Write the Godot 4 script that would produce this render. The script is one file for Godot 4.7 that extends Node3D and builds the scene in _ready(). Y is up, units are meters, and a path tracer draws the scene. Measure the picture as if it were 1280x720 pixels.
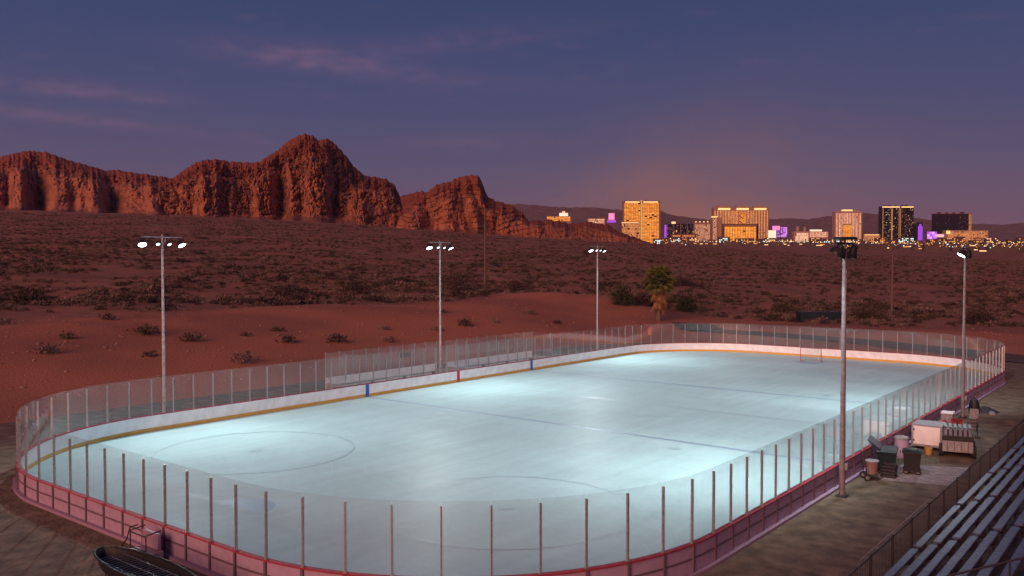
extends Node3D

# Site axes in metres: x runs along the rink, z across it, origin at centre ice.
const RINK_L := 66.99
const RINK_W := 31.68
const RINK_R := 9.61
const EYE := Vector3(-47.3, 8.877, 26.95)
const FWD := Vector3(0.78204, 0, -0.62323)
const RGT := Vector3(0.62323, 0, 0.78204)
const RIM := 0.91
const GLASS_TOP := 2.86

# bearing tangent, then elevation tangent of the desert crest one kilometre out
const CREST := [[-0.9668, 0.0729], [-0.5949, 0.0618], [-0.409, 0.0563], [-0.2231, 0.048], [-0.1301, 0.0405], [0.0, 0.0313], [0.1487, 0.0229], [0.2045, 0.0201], [0.2417, 0.0174], [0.3439, 0.0118], [0.4276, 0.0099], [0.5485, 0.0053], [0.5949, 0.0034], [0.9854, -0.0012]]
# bearing tangent, then ridge height in metres
const LEFT_RIDGE := [[-0.8366, 111.3], [-0.7344, 125.5], [-0.6693, 134.2], [-0.6228, 146.2], [-0.5949, 152.7], [-0.5745, 159.8], [-0.5568, 162.5], [-0.5392, 160.3], [-0.5196, 152.1], [-0.501, 145.5], [-0.4834, 139.6], [-0.4694, 135.3], [-0.4555, 136.4], [-0.4313, 130.9], [-0.4072, 127.7], [-0.3932, 124.4], [-0.3718, 118.9], [-0.3439, 95.0], [-0.3161, 67.7]]
const MAIN_RIDGE := [[-0.4555, 78.8], [-0.4276, 96.5], [-0.4044, 114.3], [-0.3895, 122.6], [-0.3793, 131.0], [-0.3653, 140.9], [-0.3514, 144.5], [-0.3374, 144.5], [-0.3263, 141.4], [-0.3058, 140.4], [-0.2919, 140.9], [-0.2817, 149.7], [-0.2705, 157.0], [-0.2584, 169.0], [-0.2463, 175.8], [-0.2398, 177.9], [-0.2287, 174.1], [-0.224, 168.5], [-0.2147, 172.1], [-0.2082, 168.5], [-0.2026, 162.2], [-0.1915, 148.7], [-0.185, 137.2], [-0.171, 123.7], [-0.1571, 121.6], [-0.1469, 119.5], [-0.1357, 111.2], [-0.1311, 99.7], [-0.1274, 82.9], [-0.1208, 65.2], [-0.1023, 49.5]]
const SECOND_RIDGE := [[-0.1506, 40.4], [-0.1376, 54.9], [-0.1292, 73.2], [-0.1153, 83.8], [-0.0976, 94.4], [-0.0874, 103.0], [-0.0734, 106.8], [-0.0595, 112.6], [-0.0455, 115.5], [-0.0381, 113.1], [-0.0335, 103.0], [-0.0279, 88.6], [-0.0177, 83.8], [0.0, 78.0], [0.0139, 67.4], [0.0205, 59.7], [0.0418, 61.6], [0.0697, 56.8], [0.0902, 58.3], [0.1116, 54.9], [0.1292, 44.3], [0.1534, 36.6], [0.172, 28.9]]
const SADDLE_RIDGE := [[-0.1859, 85.1], [-0.1487, 108.4], [-0.1274, 118.8], [-0.119, 121.4], [-0.105, 126.5], [-0.0976, 123.9], [-0.0744, 111.0], [-0.0372, 85.1]]
const HILL_RIDGE := [[-0.8738, 467.7], [-0.5949, 519.5], [-0.3161, 506.5], [-0.0372, 480.6], [0.0056, 487.1], [0.0279, 480.6], [0.0558, 461.2], [0.0902, 461.2], [0.1292, 438.5], [0.1738, 430.8], [0.1831, 402.9], [0.2008, 383.5], [0.2157, 370.5], [0.2343, 357.5], [0.304, 364.0], [0.3254, 370.5], [0.3439, 364.0], [0.3635, 386.1], [0.409, 413.3], [0.422, 406.1], [0.4694, 372.4], [0.4852, 357.5], [0.4973, 338.1], [0.5475, 325.1], [0.5698, 318.6], [0.5949, 331.6], [0.7065, 389.9], [0.8924, 351.0]]

var rng := RandomNumberGenerator.new()
var taken := {}
var M := {}
var und := FastNoiseLite.new()
var fine := FastNoiseLite.new()
var patchy := FastNoiseLite.new()

func _ready():
	rng.seed = 4711
	noise_setup(und, 11, 0.018, 4)
	noise_setup(fine, 12, 0.09, 3)
	noise_setup(patchy, 13, 0.05, 3)
	camera_and_sky()
	materials()
	ground()
	mountains()
	ice()
	aprons()
	dasher_boards()
	city()
	light_poles()
	team_bench()
	goal()
	bleachers()
	picket_fence()
	yard_things()
	shrubs()
	print("built")

# ---------------------------------------------------------------- light
func camera_and_sky():
	var cam := Camera3D.new()
	cam.name = "camera"
	add_child(cam)
	cam.position = EYE
	cam.look_at(EYE + FWD * cos(deg_to_rad(1.666)) + Vector3(0, -sin(deg_to_rad(1.666)), 0))
	cam.fov = 37.0
	cam.near = 0.2
	cam.far = 20000.0
	cam.current = true
	var env := Environment.new()
	env.background_mode = Environment.BG_SKY
	env.tonemap_mode = Environment.TONE_MAPPER_LINEAR
	env.tonemap_exposure = 1.0
	env.sdfgi_enabled = true
	env.ssao_enabled = true
	env.ssil_enabled = true
	var sky := Sky.new()
	var pm := PanoramaSkyMaterial.new()
	pm.panorama = ImageTexture.create_from_image(sky_image())
	pm.energy_multiplier = 1.0
	sky.sky_material = pm
	env.sky = sky
	env.background_energy_multiplier = 1.0
	env.fog_enabled = true
	env.fog_density = 0.00003
	env.fog_light_color = Color(0.80, 0.78, 1.0)
	var we := WorldEnvironment.new()
	we.name = "world_environment"
	we.environment = env
	add_child(we)
	# the last red light of the evening, low on the left behind the camera
	var sun := DirectionalLight3D.new()
	sun.name = "afterglow"
	add_child(sun)
	var to_sun := (RGT * -0.44 + FWD * -0.85 + Vector3(0, 0.36, 0)).normalized()
	sun.look_at_from_position(to_sun * 100.0, Vector3.ZERO)
	sun.light_color = Color(1.0, 0.43, 0.27).linear_to_srgb()
	sun.light_energy = 0.90
	sun.light_angular_distance = 35.0
	sun.shadow_enabled = true

func sky_image() -> Image:
	var w := 2048
	var h := 1024
	var stops := [[0.0, 118, 86, 98], [3.0, 108, 86, 104], [6.0, 92, 84, 111], [9.5, 77, 79, 113], [13.0, 66, 75, 112], [17.0, 57, 69, 108], [30.0, 46, 58, 98], [90.0, 30, 40, 78]]
	var wisp := FastNoiseLite.new()
	noise_setup(wisp, 31, 1.0, 5)
	var data := PackedFloat32Array()
	data.resize(w * h * 3)
	var k := 0
	for j in h:
		var el := 90.0 - (j + 0.5) / h * 180.0
		var c := Color(0.03, 0.018, 0.017)
		if el > -1.0:
			for s in stops.size() - 1:
				if el <= stops[s + 1][0]:
					var t: float = clampf((el - stops[s][0]) / (stops[s + 1][0] - stops[s][0]), 0.0, 1.0)
					var a := Color8(stops[s][1], stops[s][2], stops[s][3])
					var b := Color8(stops[s + 1][1], stops[s + 1][2], stops[s + 1][3])
					c = a.lerp(b, t).srgb_to_linear()
					break
		for i in w:
			var o := c
			if el > -3.0 and el < 40.0:
				var az := wrapf((i + 0.5) / w * 360.0 - 51.446, -180.0, 180.0)
				# dust over the city lit from below by its lights
				var lean := az - 11.5 - maxf(el - 3.0, 0.0) * 0.55
				var g := exp(-pow(lean / 7.5, 2.0)) * exp(-pow(maxf(el, 0.0) / 6.8, 2.0)) * (0.85 + 0.7 * wisp.get_noise_2d(az * 0.09 + 5.0, el * 0.16))
				var g2 := exp(-pow((az - 18.0) / 22.0, 2.0)) * exp(-pow(maxf(el, 0.0) / 5.0, 2.0))
				o = Color(o.r + 0.185 * g + 0.03 * g2, o.g + 0.042 * g + 0.006 * g2, maxf(o.b - 0.055 * g, 0.02))
				# thin sunset wisps
				var p := Vector2(az * 0.11, el * 1.15 + az * 0.045)
				var n := wisp.get_noise_2d(p.x * 0.9 + 3.0, p.y * 0.9) * 0.6 + wisp.get_noise_2d(p.x * 3.0, p.y * 2.6 + 9.0) * 0.4
				var wv := smoothstep(0.16, 0.62, n) * smoothstep(5.0, 8.0, el) * (1.0 - smoothstep(17.0, 30.0, el))
				wv *= 0.22
				for b in [[-26.3, 10.0, 4.6, 0.28, 0.8, 0.02], [-27.5, 8.4, 6.0, 0.24, 0.62, 0.05], [-13.5, 12.85, 5.5, 0.5, 0.75, 0.05], [-4.0, 14.0, 8.0, 0.5, 0.32, -0.11], [-6.0, 11.9, 9.0, 0.35, 0.35, 0.05], [-3.0, 7.8, 4.0, 0.3, 0.3, 0.0]]:
					var dx: float = (az - b[0]) / b[2]
					var dy: float = (el - b[1] + (az - b[0]) * b[5]) / b[3]
					if absf(dx) < 2.2 and absf(dy) < 5.0:
						var rag := 0.65 + 0.9 * wisp.get_noise_2d(az * 0.35, el * 2.4 + 40.0)
						wv += b[4] * exp(-dx * dx) * exp(-pow(dy if dy < 0.0 else dy * 0.55, 2.0)) * maxf(rag, 0.0)
				o = Color(o.r + 0.115 * wv, o.g + 0.034 * wv, o.b + 0.034 * wv)
			data[k] = o.r
			data[k + 1] = o.g
			data[k + 2] = o.b
			k += 3
	return Image.create_from_data(w, h, false, Image.FORMAT_RGBF, data.to_byte_array())

func noise_setup(n: FastNoiseLite, s: int, freq: float, oct: int):
	n.noise_type = FastNoiseLite.TYPE_SIMPLEX_SMOOTH
	n.seed = s
	n.frequency = freq
	n.fractal_type = FastNoiseLite.FRACTAL_FBM
	n.fractal_octaves = oct

# ---------------------------------------------------------------- materials
func noise_tex(s: int, freq: float, lo: float, hi: float, normal := false, bump := 4.0, size := 512, oct := 5) -> NoiseTexture2D:
	var t := NoiseTexture2D.new()
	var n := FastNoiseLite.new()
	noise_setup(n, s, freq, oct)
	t.noise = n
	t.width = size
	t.height = size
	t.seamless = true
	if normal:
		t.as_normal_map = true
		t.bump_strength = bump
	else:
		var g := Gradient.new()
		g.set_color(0, Color(lo, lo, lo))
		g.set_color(1, Color(hi, hi, hi))
		t.color_ramp = g
	return t

func mat(r: float, g: float, b: float, rough := 0.8, metal := 0.0) -> StandardMaterial3D:
	var m := StandardMaterial3D.new()
	m.albedo_color = Color(r, g, b).linear_to_srgb()
	m.roughness = rough
	m.metallic = metal
	return m

func grain(m: StandardMaterial3D, tex: Texture2D, metres: float, nrm: Texture2D = null, strength := 1.0) -> StandardMaterial3D:
	m.uv1_triplanar = true
	m.uv1_world_triplanar = true
	m.uv1_scale = Vector3.ONE / metres
	m.albedo_texture = tex
	if nrm:
		m.normal_enabled = true
		m.normal_texture = nrm
		m.normal_scale = strength
	return m

func glow(r: float, g: float, b: float, e: float) -> StandardMaterial3D:
	var m := mat(0.02, 0.02, 0.02, 0.4)
	m.emission_enabled = true
	m.emission = Color(r, g, b).linear_to_srgb()
	m.emission_energy_multiplier = e
	return m

func materials():
	var rough_c := noise_tex(1, 0.02, 0.62, 1.0)
	var sand_c := noise_tex(2, 0.035, 0.68, 1.0)
	var sand_n := noise_tex(3, 0.05, 0, 1, true, 6.0)
	var rock_n := noise_tex(4, 0.03, 0, 1, true, 10.0)
	var wear_c := noise_tex(5, 0.012, 0.72, 1.0)
	var clean_c := noise_tex(15, 0.012, 0.9, 1.0)
	var fine_n := noise_tex(6, 0.06, 0, 1, true, 2.0)
	M.sand = grain(mat(1, 1, 1, 0.95), sand_c, 5.0, sand_n, 0.9)
	M.sand.vertex_color_use_as_albedo = true
	M.rock = grain(mat(1, 1, 1, 0.92), rough_c, 14.0, rock_n, 1.0)
	M.rock.vertex_color_use_as_albedo = true
	M.far_hill = grain(mat(0.22, 0.15, 0.13, 1.0), rough_c, 900.0)
	M.asphalt = grain(mat(0.29, 0.225, 0.165, 0.92), noise_tex(7, 0.016, 0.72, 1.0), 6.0, sand_n, 0.5)
	M.asphalt.detail_enabled = true
	M.asphalt.detail_blend_mode = BaseMaterial3D.BLEND_MODE_MUL
	M.asphalt.detail_albedo = noise_tex(8, 0.009, 0.7, 1.0)
	M.dirt_road = grain(mat(0.10, 0.075, 0.07, 0.95), rough_c, 5.0)
	M.track = grain(mat(0.42, 0.25, 0.2, 0.95), rough_c, 6.0)
	M.pad = grain(mat(0.42, 0.37, 0.39, 0.9), wear_c, 2.5, fine_n, 0.4)
	# ice: nearly white, softly glossy, with skate scratches and melt streaks
	var ice_c := ImageTexture.create_from_image(ice_image())
	var ice_m := mat(0.52, 0.745, 0.79, 0.42)
	ice_m.metallic_specular = 0.09
	ice_m.albedo_texture = ice_c
	ice_m.normal_enabled = true
	ice_m.normal_texture = noise_tex(10, 0.02, 0, 1, true, 1.2, 1024, 5)
	ice_m.normal_scale = 0.14
	ice_m.uv1_scale = Vector3(1, 1, 1)
	M.ice = ice_m
	M.ice_blue = mat(0.30, 0.42, 0.56, 0.42)
	M.ice_red = mat(0.405, 0.58, 0.615, 0.42)
	M.ice_crease = mat(0.27, 0.45, 0.58, 0.42)
	M.board_white = grain(mat(0.84, 0.81, 0.84, 0.4), clean_c, 4.0)
	M.kick = grain(mat(0.66, 0.34, 0.06, 0.45), clean_c, 2.0)
	M.cap = grain(mat(0.46, 0.035, 0.075, 0.75), wear_c, 1.6)
	M.pink = grain(mat(0.42, 0.315, 0.47, 0.55), clean_c, 2.4, fine_n, 0.2)
	M.pink_frame = grain(mat(0.16, 0.10, 0.15, 0.6), clean_c, 1.5)
	M.pink_sill = grain(mat(0.34, 0.24, 0.36, 0.6), clean_c, 1.5)
	M.stripe_blue = mat(0.03, 0.09, 0.36, 0.4)
	M.stripe_red = mat(0.55, 0.02, 0.05, 0.4)
	M.aluminium = grain(mat(0.55, 0.52, 0.54, 0.42, 0.6), wear_c, 0.8)
	var gl := StandardMaterial3D.new()
	gl.transparency = BaseMaterial3D.TRANSPARENCY_ALPHA
	gl.albedo_color = Color(0.72, 0.76, 0.78, 0.028)
	gl.roughness = 0.06
	M.glass = gl
	M.pole = grain(mat(0.52, 0.50, 0.53, 0.45, 0.35), wear_c, 1.2)
	M.pole_mauve = grain(mat(0.31, 0.28, 0.32, 0.5, 0.2), wear_c, 1.2)
	M.dark_metal = grain(mat(0.05, 0.05, 0.06, 0.5, 0.5), wear_c, 0.6)
	M.lens = glow(0.82, 1.0, 0.98, 22.0)
	M.lens_dim = glow(0.82, 1.0, 0.98, 7.0)
	M.wood_pole = grain(mat(0.24, 0.17, 0.14, 0.9), rough_c, 1.2)
	M.seat = grain(mat(0.135, 0.155, 0.31, 0.5, 0.1), wear_c, 1.7)
	M.foot = grain(mat(0.06, 0.06, 0.085, 0.6, 0.2), wear_c, 1.7)
	M.frame_dark = grain(mat(0.05, 0.045, 0.06, 0.6, 0.3), wear_c, 1.0)
	M.fence = grain(mat(0.07, 0.055, 0.075, 0.6, 0.3), wear_c, 0.7)
	M.black = grain(mat(0.012, 0.014, 0.018, 0.6), wear_c, 0.8)
	M.black_wire = mat(0.28, 0.30, 0.34, 0.35, 0.7)
	M.teal_bin = grain(mat(0.012, 0.032, 0.04, 0.4), wear_c, 0.7)
	M.white_paint = grain(mat(0.36, 0.34, 0.40, 0.6), wear_c, 1.2)
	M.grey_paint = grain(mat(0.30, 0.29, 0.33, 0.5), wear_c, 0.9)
	M.rubber = mat(0.02, 0.02, 0.02, 0.85)
	M.red_cloth = grain(mat(0.36, 0.05, 0.06, 0.9), wear_c, 0.5)
	M.yellow = mat(0.42, 0.26, 0.07, 0.6)
	M.orange = mat(0.5, 0.12, 0.05, 0.6)
	M.pink_tub = grain(mat(0.36, 0.22, 0.23, 0.6), wear_c, 0.6)
	M.leaf = mat(1, 1, 1, 0.9)
	M.leaf.vertex_color_use_as_albedo = true
	M.stem = mat(0.13, 0.09, 0.07, 0.95)
	M.net = mat(0.55, 0.55, 0.57, 0.8)
	M.goal_red = mat(0.34, 0.09, 0.11, 0.5)

func ice_image() -> Image:
	# print of the ice: faint skate scratches and resurfacing streaks, 2048 x 1024 over the whole sheet
	var w := 2048
	var h := 1024
	var n := FastNoiseLite.new()
	noise_setup(n, 77, 0.006, 5)
	var data := PackedByteArray()
	data.resize(w * h * 3)
	var k := 0
	for j in h:
		for i in w:
			var v := 0.93 + 0.05 * n.get_noise_2d(i, j * 0.5) + 0.035 * n.get_noise_2d(i * 0.5 + 900.0, j * 5.0) + 0.02 * n.get_noise_2d(i * 9.0, j * 9.0 + 500.0)
			var b := clampi(int(v * 255.0), 0, 255)
			data[k] = b
			data[k + 1] = b
			data[k + 2] = b
			k += 3
	var im := Image.create_from_data(w, h, false, Image.FORMAT_RGB8, data)
	var r := RandomNumberGenerator.new()
	r.seed = 5
	for s in 900:
		var p := Vector2(r.randf() * w, r.randf() * h)
		var a := r.randf() * TAU
		var bend := r.randf_range(-0.012, 0.012)
		var lum := 0.985 if r.randf() < 0.6 else 0.87
		for q in r.randi_range(40, 200):
			p += Vector2(cos(a), sin(a) * 1.05)
			a += bend
			if p.x < 0 or p.y < 0 or p.x >= w or p.y >= h:
				break
			var c := im.get_pixelv(Vector2i(p))
			var v := lerpf(c.r, lum, 0.5)
			im.set_pixelv(Vector2i(p), Color(v, v, v))
	im.generate_mipmaps()
	return im

# ---------------------------------------------------------------- node helpers
func numbered(called: String) -> String:
	if not taken.has(called):
		taken[called] = 0
		return called
	taken[called] += 1
	return "%s_%03d" % [called, taken[called]]

func thing(called: String, label: String, category: String, at := Vector3.ZERO, turn := 0.0, group := "") -> Node3D:
	var o := Node3D.new()
	o.name = numbered(called)
	add_child(o)
	o.position = at
	o.rotation.y = turn
	tag(o, label, category, group)
	return o

func tag(o: Node3D, label: String, category: String, group := ""):
	o.set_meta("label", label)
	o.set_meta("category", category)
	if group != "":
		o.set_meta("group", group)

func part(called: String, mesh: Mesh, m: Material, parent: Node, at := Vector3.ZERO, turn := 0.0) -> MeshInstance3D:
	var o := MeshInstance3D.new()
	o.name = called
	o.mesh = mesh
	o.material_override = m
	o.position = at
	o.rotation.y = turn
	parent.add_child(o, true)
	return o

func structure(called: String, mesh: Mesh, m: Material, parent: Node = self) -> MeshInstance3D:
	var o := part(numbered(called) if parent == self else called, mesh, m, parent)
	if parent == self:
		o.set_meta("kind", "structure")
	return o

func ST() -> SurfaceTool:
	var st := SurfaceTool.new()
	st.begin(Mesh.PRIMITIVE_TRIANGLES)
	return st

func done(st: SurfaceTool) -> ArrayMesh:
	return st.commit()

func tri(st: SurfaceTool, a: Vector3, b: Vector3, c: Vector3):
	var n := (c - a).cross(b - a).normalized()
	st.set_normal(n)
	st.add_vertex(a)
	st.set_normal(n)
	st.add_vertex(b)
	st.set_normal(n)
	st.add_vertex(c)

func quad(st: SurfaceTool, a: Vector3, b: Vector3, c: Vector3, d: Vector3):
	tri(st, a, b, c)
	tri(st, a, c, d)

func hexa(st: SurfaceTool, p: Array):
	# p: four corners of the bottom, four of the top, each ring running the same way
	var mid := Vector3.ZERO
	for v in p:
		mid += v / 8.0
	for f in [[0, 1, 2, 3], [4, 5, 6, 7], [0, 1, 5, 4], [1, 2, 6, 5], [2, 3, 7, 6], [3, 0, 4, 7]]:
		var a: Vector3 = p[f[0]]
		var b: Vector3 = p[f[1]]
		var c: Vector3 = p[f[2]]
		var d: Vector3 = p[f[3]]
		if (c - a).cross(b - a).dot((a + c) * 0.5 - mid) > 0.0:
			quad(st, a, b, c, d)
		else:
			quad(st, a, d, c, b)

func bx(st: SurfaceTool, c: Vector3, s: Vector3, basis := Basis.IDENTITY):
	var p := []
	for y in [-0.5, 0.5]:
		for q in [[-0.5, -0.5], [0.5, -0.5], [0.5, 0.5], [-0.5, 0.5]]:
			p.append(c + basis * Vector3(q[0] * s.x, y * s.y, q[1] * s.z))
	hexa(st, p)

func cbox(st: SurfaceTool, c: Vector3, s: Vector3, ch := 0.03, basis := Basis.IDENTITY):
	# box with chamfered upright edges and a chamfered top
	var rings := []
	for lv in [[-0.5, 0.0, 0.0], [0.5, 0.0, -ch], [0.5, ch, 0.0]]:
		var ring := []
		var hx: float = s.x * 0.5 - lv[1]
		var hz: float = s.z * 0.5 - lv[1]
		for q in [[-hx + ch, -hz], [hx - ch, -hz], [hx, -hz + ch], [hx, hz - ch], [hx - ch, hz], [-hx + ch, hz], [-hx, hz - ch], [-hx, -hz + ch]]:
			ring.append(c + basis * Vector3(q[0], lv[0] * s.y + lv[2], q[1]))
		rings.append(ring)
	for k in 2:
		for i in 8:
			var j := (i + 1) % 8
			quad(st, rings[k][i], rings[k][j], rings[k + 1][j], rings[k + 1][i])
	for i in range(1, 7):
		tri(st, rings[2][0], rings[2][i], rings[2][i + 1])
		tri(st, rings[0][0], rings[0][i + 1], rings[0][i])

func tube(st: SurfaceTool, a: Vector3, b: Vector3, r0: float, r1: float, n := 8, caps := true):
	var ax := (b - a).normalized()
	var u := ax.cross(Vector3.UP if absf(ax.y) < 0.9 else Vector3.RIGHT).normalized()
	var v := ax.cross(u)
	for i in n:
		var t0 := TAU * i / n
		var t1 := TAU * (i + 1) / n
		var d0 := u * cos(t0) + v * sin(t0)
		var d1 := u * cos(t1) + v * sin(t1)
		for q in [[a, r0, d0], [b, r1, d0], [b, r1, d1], [a, r0, d0], [b, r1, d1], [a, r0, d1]]:
			st.set_normal(q[2])
			st.add_vertex(q[0] + q[2] * q[1])
		if caps:
			tri(st, a, a + d0 * r0, a + d1 * r0)
			tri(st, b, b + d1 * r1, b + d0 * r1)

func lathe(st: SurfaceTool, prof: Array, n := 16, xf := Transform3D.IDENTITY, a0 := 0.0, a1 := TAU):
	for k in prof.size() - 1:
		var p0: Vector2 = prof[k]
		var p1: Vector2 = prof[k + 1]
		var nn := Vector2(p1.y - p0.y, p0.x - p1.x).normalized()
		for i in n:
			var t0 := lerpf(a0, a1, float(i) / n)
			var t1 := lerpf(a0, a1, float(i + 1) / n)
			var q := []
			for w in [[p0, t0], [p1, t0], [p1, t1], [p0, t1]]:
				q.append(Vector3(w[0].x * sin(w[1]), w[0].y, w[0].x * cos(w[1])))
			var n0 := Vector3(nn.x * sin(t0), nn.y, nn.x * cos(t0))
			var n1 := Vector3(nn.x * sin(t1), nn.y, nn.x * cos(t1))
			for w in [[q[0], n0], [q[1], n0], [q[2], n1], [q[0], n0], [q[2], n1], [q[3], n1]]:
				st.set_normal(xf.basis * w[1])
				st.add_vertex(xf * w[0])

func box_mesh(s: Vector3) -> ArrayMesh:
	var st := ST()
	bx(st, Vector3.ZERO, s)
	return done(st)

func tube_mesh(a: Vector3, b: Vector3, r0: float, r1: float, n := 10) -> ArrayMesh:
	var st := ST()
	tube(st, a, b, r0, r1, n)
	return done(st)

func grid_mesh(P: PackedVector3Array, C: PackedColorArray, nu: int, nt: int, facing: Vector3, wrapped := false) -> ArrayMesh:
	# P holds nt rows of nu points
	var N := PackedVector3Array()
	N.resize(P.size())
	for j in nt:
		for i in nu:
			var l := P[j * nu + (maxi(i - 1, 0) if not wrapped else (i - 1 + nu) % nu)]
			var r := P[j * nu + (mini(i + 1, nu - 1) if not wrapped else (i + 1) % nu)]
			var dn := P[maxi(j - 1, 0) * nu + i]
			var up := P[mini(j + 1, nt - 1) * nu + i]
			var n := (r - l).cross(up - dn)
			if n.dot(facing) < 0.0 and facing != Vector3.ZERO:
				n = -n
			N[j * nu + i] = n.normalized()
	var I := PackedInt32Array()
	var cols := nu if wrapped else nu - 1
	for j in nt - 1:
		for i in cols:
			var a := j * nu + i
			var b := j * nu + (i + 1) % nu
			var c := b + nu
			var d := a + nu
			var g := (P[c] - P[a]).cross(P[b] - P[a])
			if g.dot(N[a]) > 0.0:
				I.append_array([a, b, c, a, c, d])
			else:
				I.append_array([a, c, b, a, d, c])
	var arr := []
	arr.resize(Mesh.ARRAY_MAX)
	arr[Mesh.ARRAY_VERTEX] = P
	arr[Mesh.ARRAY_NORMAL] = N
	if C.size() == P.size():
		arr[Mesh.ARRAY_COLOR] = C
	arr[Mesh.ARRAY_INDEX] = I
	var m := ArrayMesh.new()
	m.add_surface_from_arrays(Mesh.PRIMITIVE_TRIANGLES, arr)
	return m

func table(t: Array, x: float) -> float:
	if x <= t[0][0]:
		return t[0][1]
	for k in t.size() - 1:
		if x <= t[k + 1][0]:
			return lerpf(t[k][1], t[k + 1][1], (x - t[k][0]) / (t[k + 1][0] - t[k][0]))
	return t[-1][1]

# ---------------------------------------------------------------- terrain
func site(r: float, d: float, y := 0.0) -> Vector3:
	# from metres right of and ahead of the grandstand corner to site axes
	return Vector3(EYE.x, 0, EYE.z) + RGT * r + FWD * d + Vector3(0, y, 0)

func height(x: float, z: float) -> float:
	var v := Vector3(x - EYE.x, 0, z - EYE.z)
	var r := v.dot(RGT)
	var d := v.dot(FWD)
	var out := maxf(maxf(absf(x) - 45.0, absf(z) - 28.0), 0.0)
	var lump := smoothstep(0.0, 45.0, out)
	var edge := 62.0 + 9.0 * und.get_noise_2d(x * 0.8, 7.0)
	var bank := 3.2 * smoothstep(26.0, edge, -z) * (1.0 - 0.55 * smoothstep(70.0, 105.0, x))
	bank += 0.5 * lump * maxf(0.0, fine.get_noise_2d(x * 0.9, z * 0.9)) * smoothstep(40.0, 60.0, -z)
	var h := bank + und.get_noise_2d(x, z) * 0.9 * lump
	if d > 140.0:
		var az := r / d
		var ec := EYE.y + 1000.0 * table(CREST, az)
		if d < 1000.0:
			h += (ec - bank) * pow((d - 140.0) / 860.0, 1.12)
		else:
			h = lerpf(ec, 56.0, clampf((d - 1000.0) / 1300.0, 0.0, 1.0)) + und.get_noise_2d(x, z) * 0.9
	return h

func scrub_amount(x: float, z: float) -> float:
	# 1 on the scrub plain, 0 on the bare sand near the rink
	var e := 6.0 * und.get_noise_2d(x * 1.7, z * 1.7)
	return maxf(smoothstep(60.0, 70.0, -z + e), smoothstep(74.0, 84.0, x + e))

func ground():
	var nu := 560
	var A := PackedFloat32Array()
	for i in nu:
		var s := float(i) / nu
		if s < 0.8:
			A.append(deg_to_rad(lerpf(-46.0, 46.0, s / 0.8)))
		else:
			A.append(deg_to_rad(lerpf(46.0, 314.0, (s - 0.8) / 0.2)))
	var radii := PackedFloat32Array()
	var q := 4.0
	while q < 1700.0:
		radii.append(q)
		q *= 1.021
	while q < 15000.0:
		radii.append(q)
		q *= 1.13
	var P := PackedVector3Array()
	var C := PackedColorArray()
	for j in radii.size():
		for i in nu:
			var p := site(sin(A[i]) * radii[j], cos(A[i]) * radii[j])
			p.y = height(p.x, p.z) - 0.05
			P.append(p)
			var sc := scrub_amount(p.x, p.z)
			var n := patchy.get_noise_2d(p.x, p.z)
			n += 0.5 * und.get_noise_2d(p.x * 2.2 + 500.0, p.z * 2.2)
			var sand := Color(0.62, 0.235, 0.135).lerp(Color(0.45, 0.175, 0.11), clampf(0.5 + n * 1.4, 0, 1))
			var soil := Color(0.41, 0.185, 0.125).lerp(Color(0.28, 0.13, 0.095), clampf(0.5 + n * 1.8, 0, 1))
			C.append(sand.lerp(soil, sc))
	structure("desert_ground", grid_mesh(P, C, nu, radii.size(), Vector3.UP, true), M.sand)
	# pale vehicle tracks across the plain
	for tr in [[[-300, 330], [-160, 318], [-60, 322], [40, 345]], [[70, 400], [190, 372], [330, 366]], [[40, 292], [150, 268], [280, 255]]]:
		var Q := PackedVector3Array()
		var pts: Array = tr
		var nn := 60
		for k in nn:
			var f := float(k) / (nn - 1) * (pts.size() - 1)
			var i0 := mini(int(f), pts.size() - 2)
			var a := Vector2(pts[i0][0], pts[i0][1]).lerp(Vector2(pts[i0 + 1][0], pts[i0 + 1][1]), f - i0)
			for w in [-1.1, 1.1]:
				var p := site(a.x, a.y + w)
				p.y = height(p.x, p.z) + 0.10
				Q.append(p)
		structure("dirt_track", grid_mesh(Q, PackedColorArray(), 2, nn, Vector3.UP), M.track)

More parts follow.
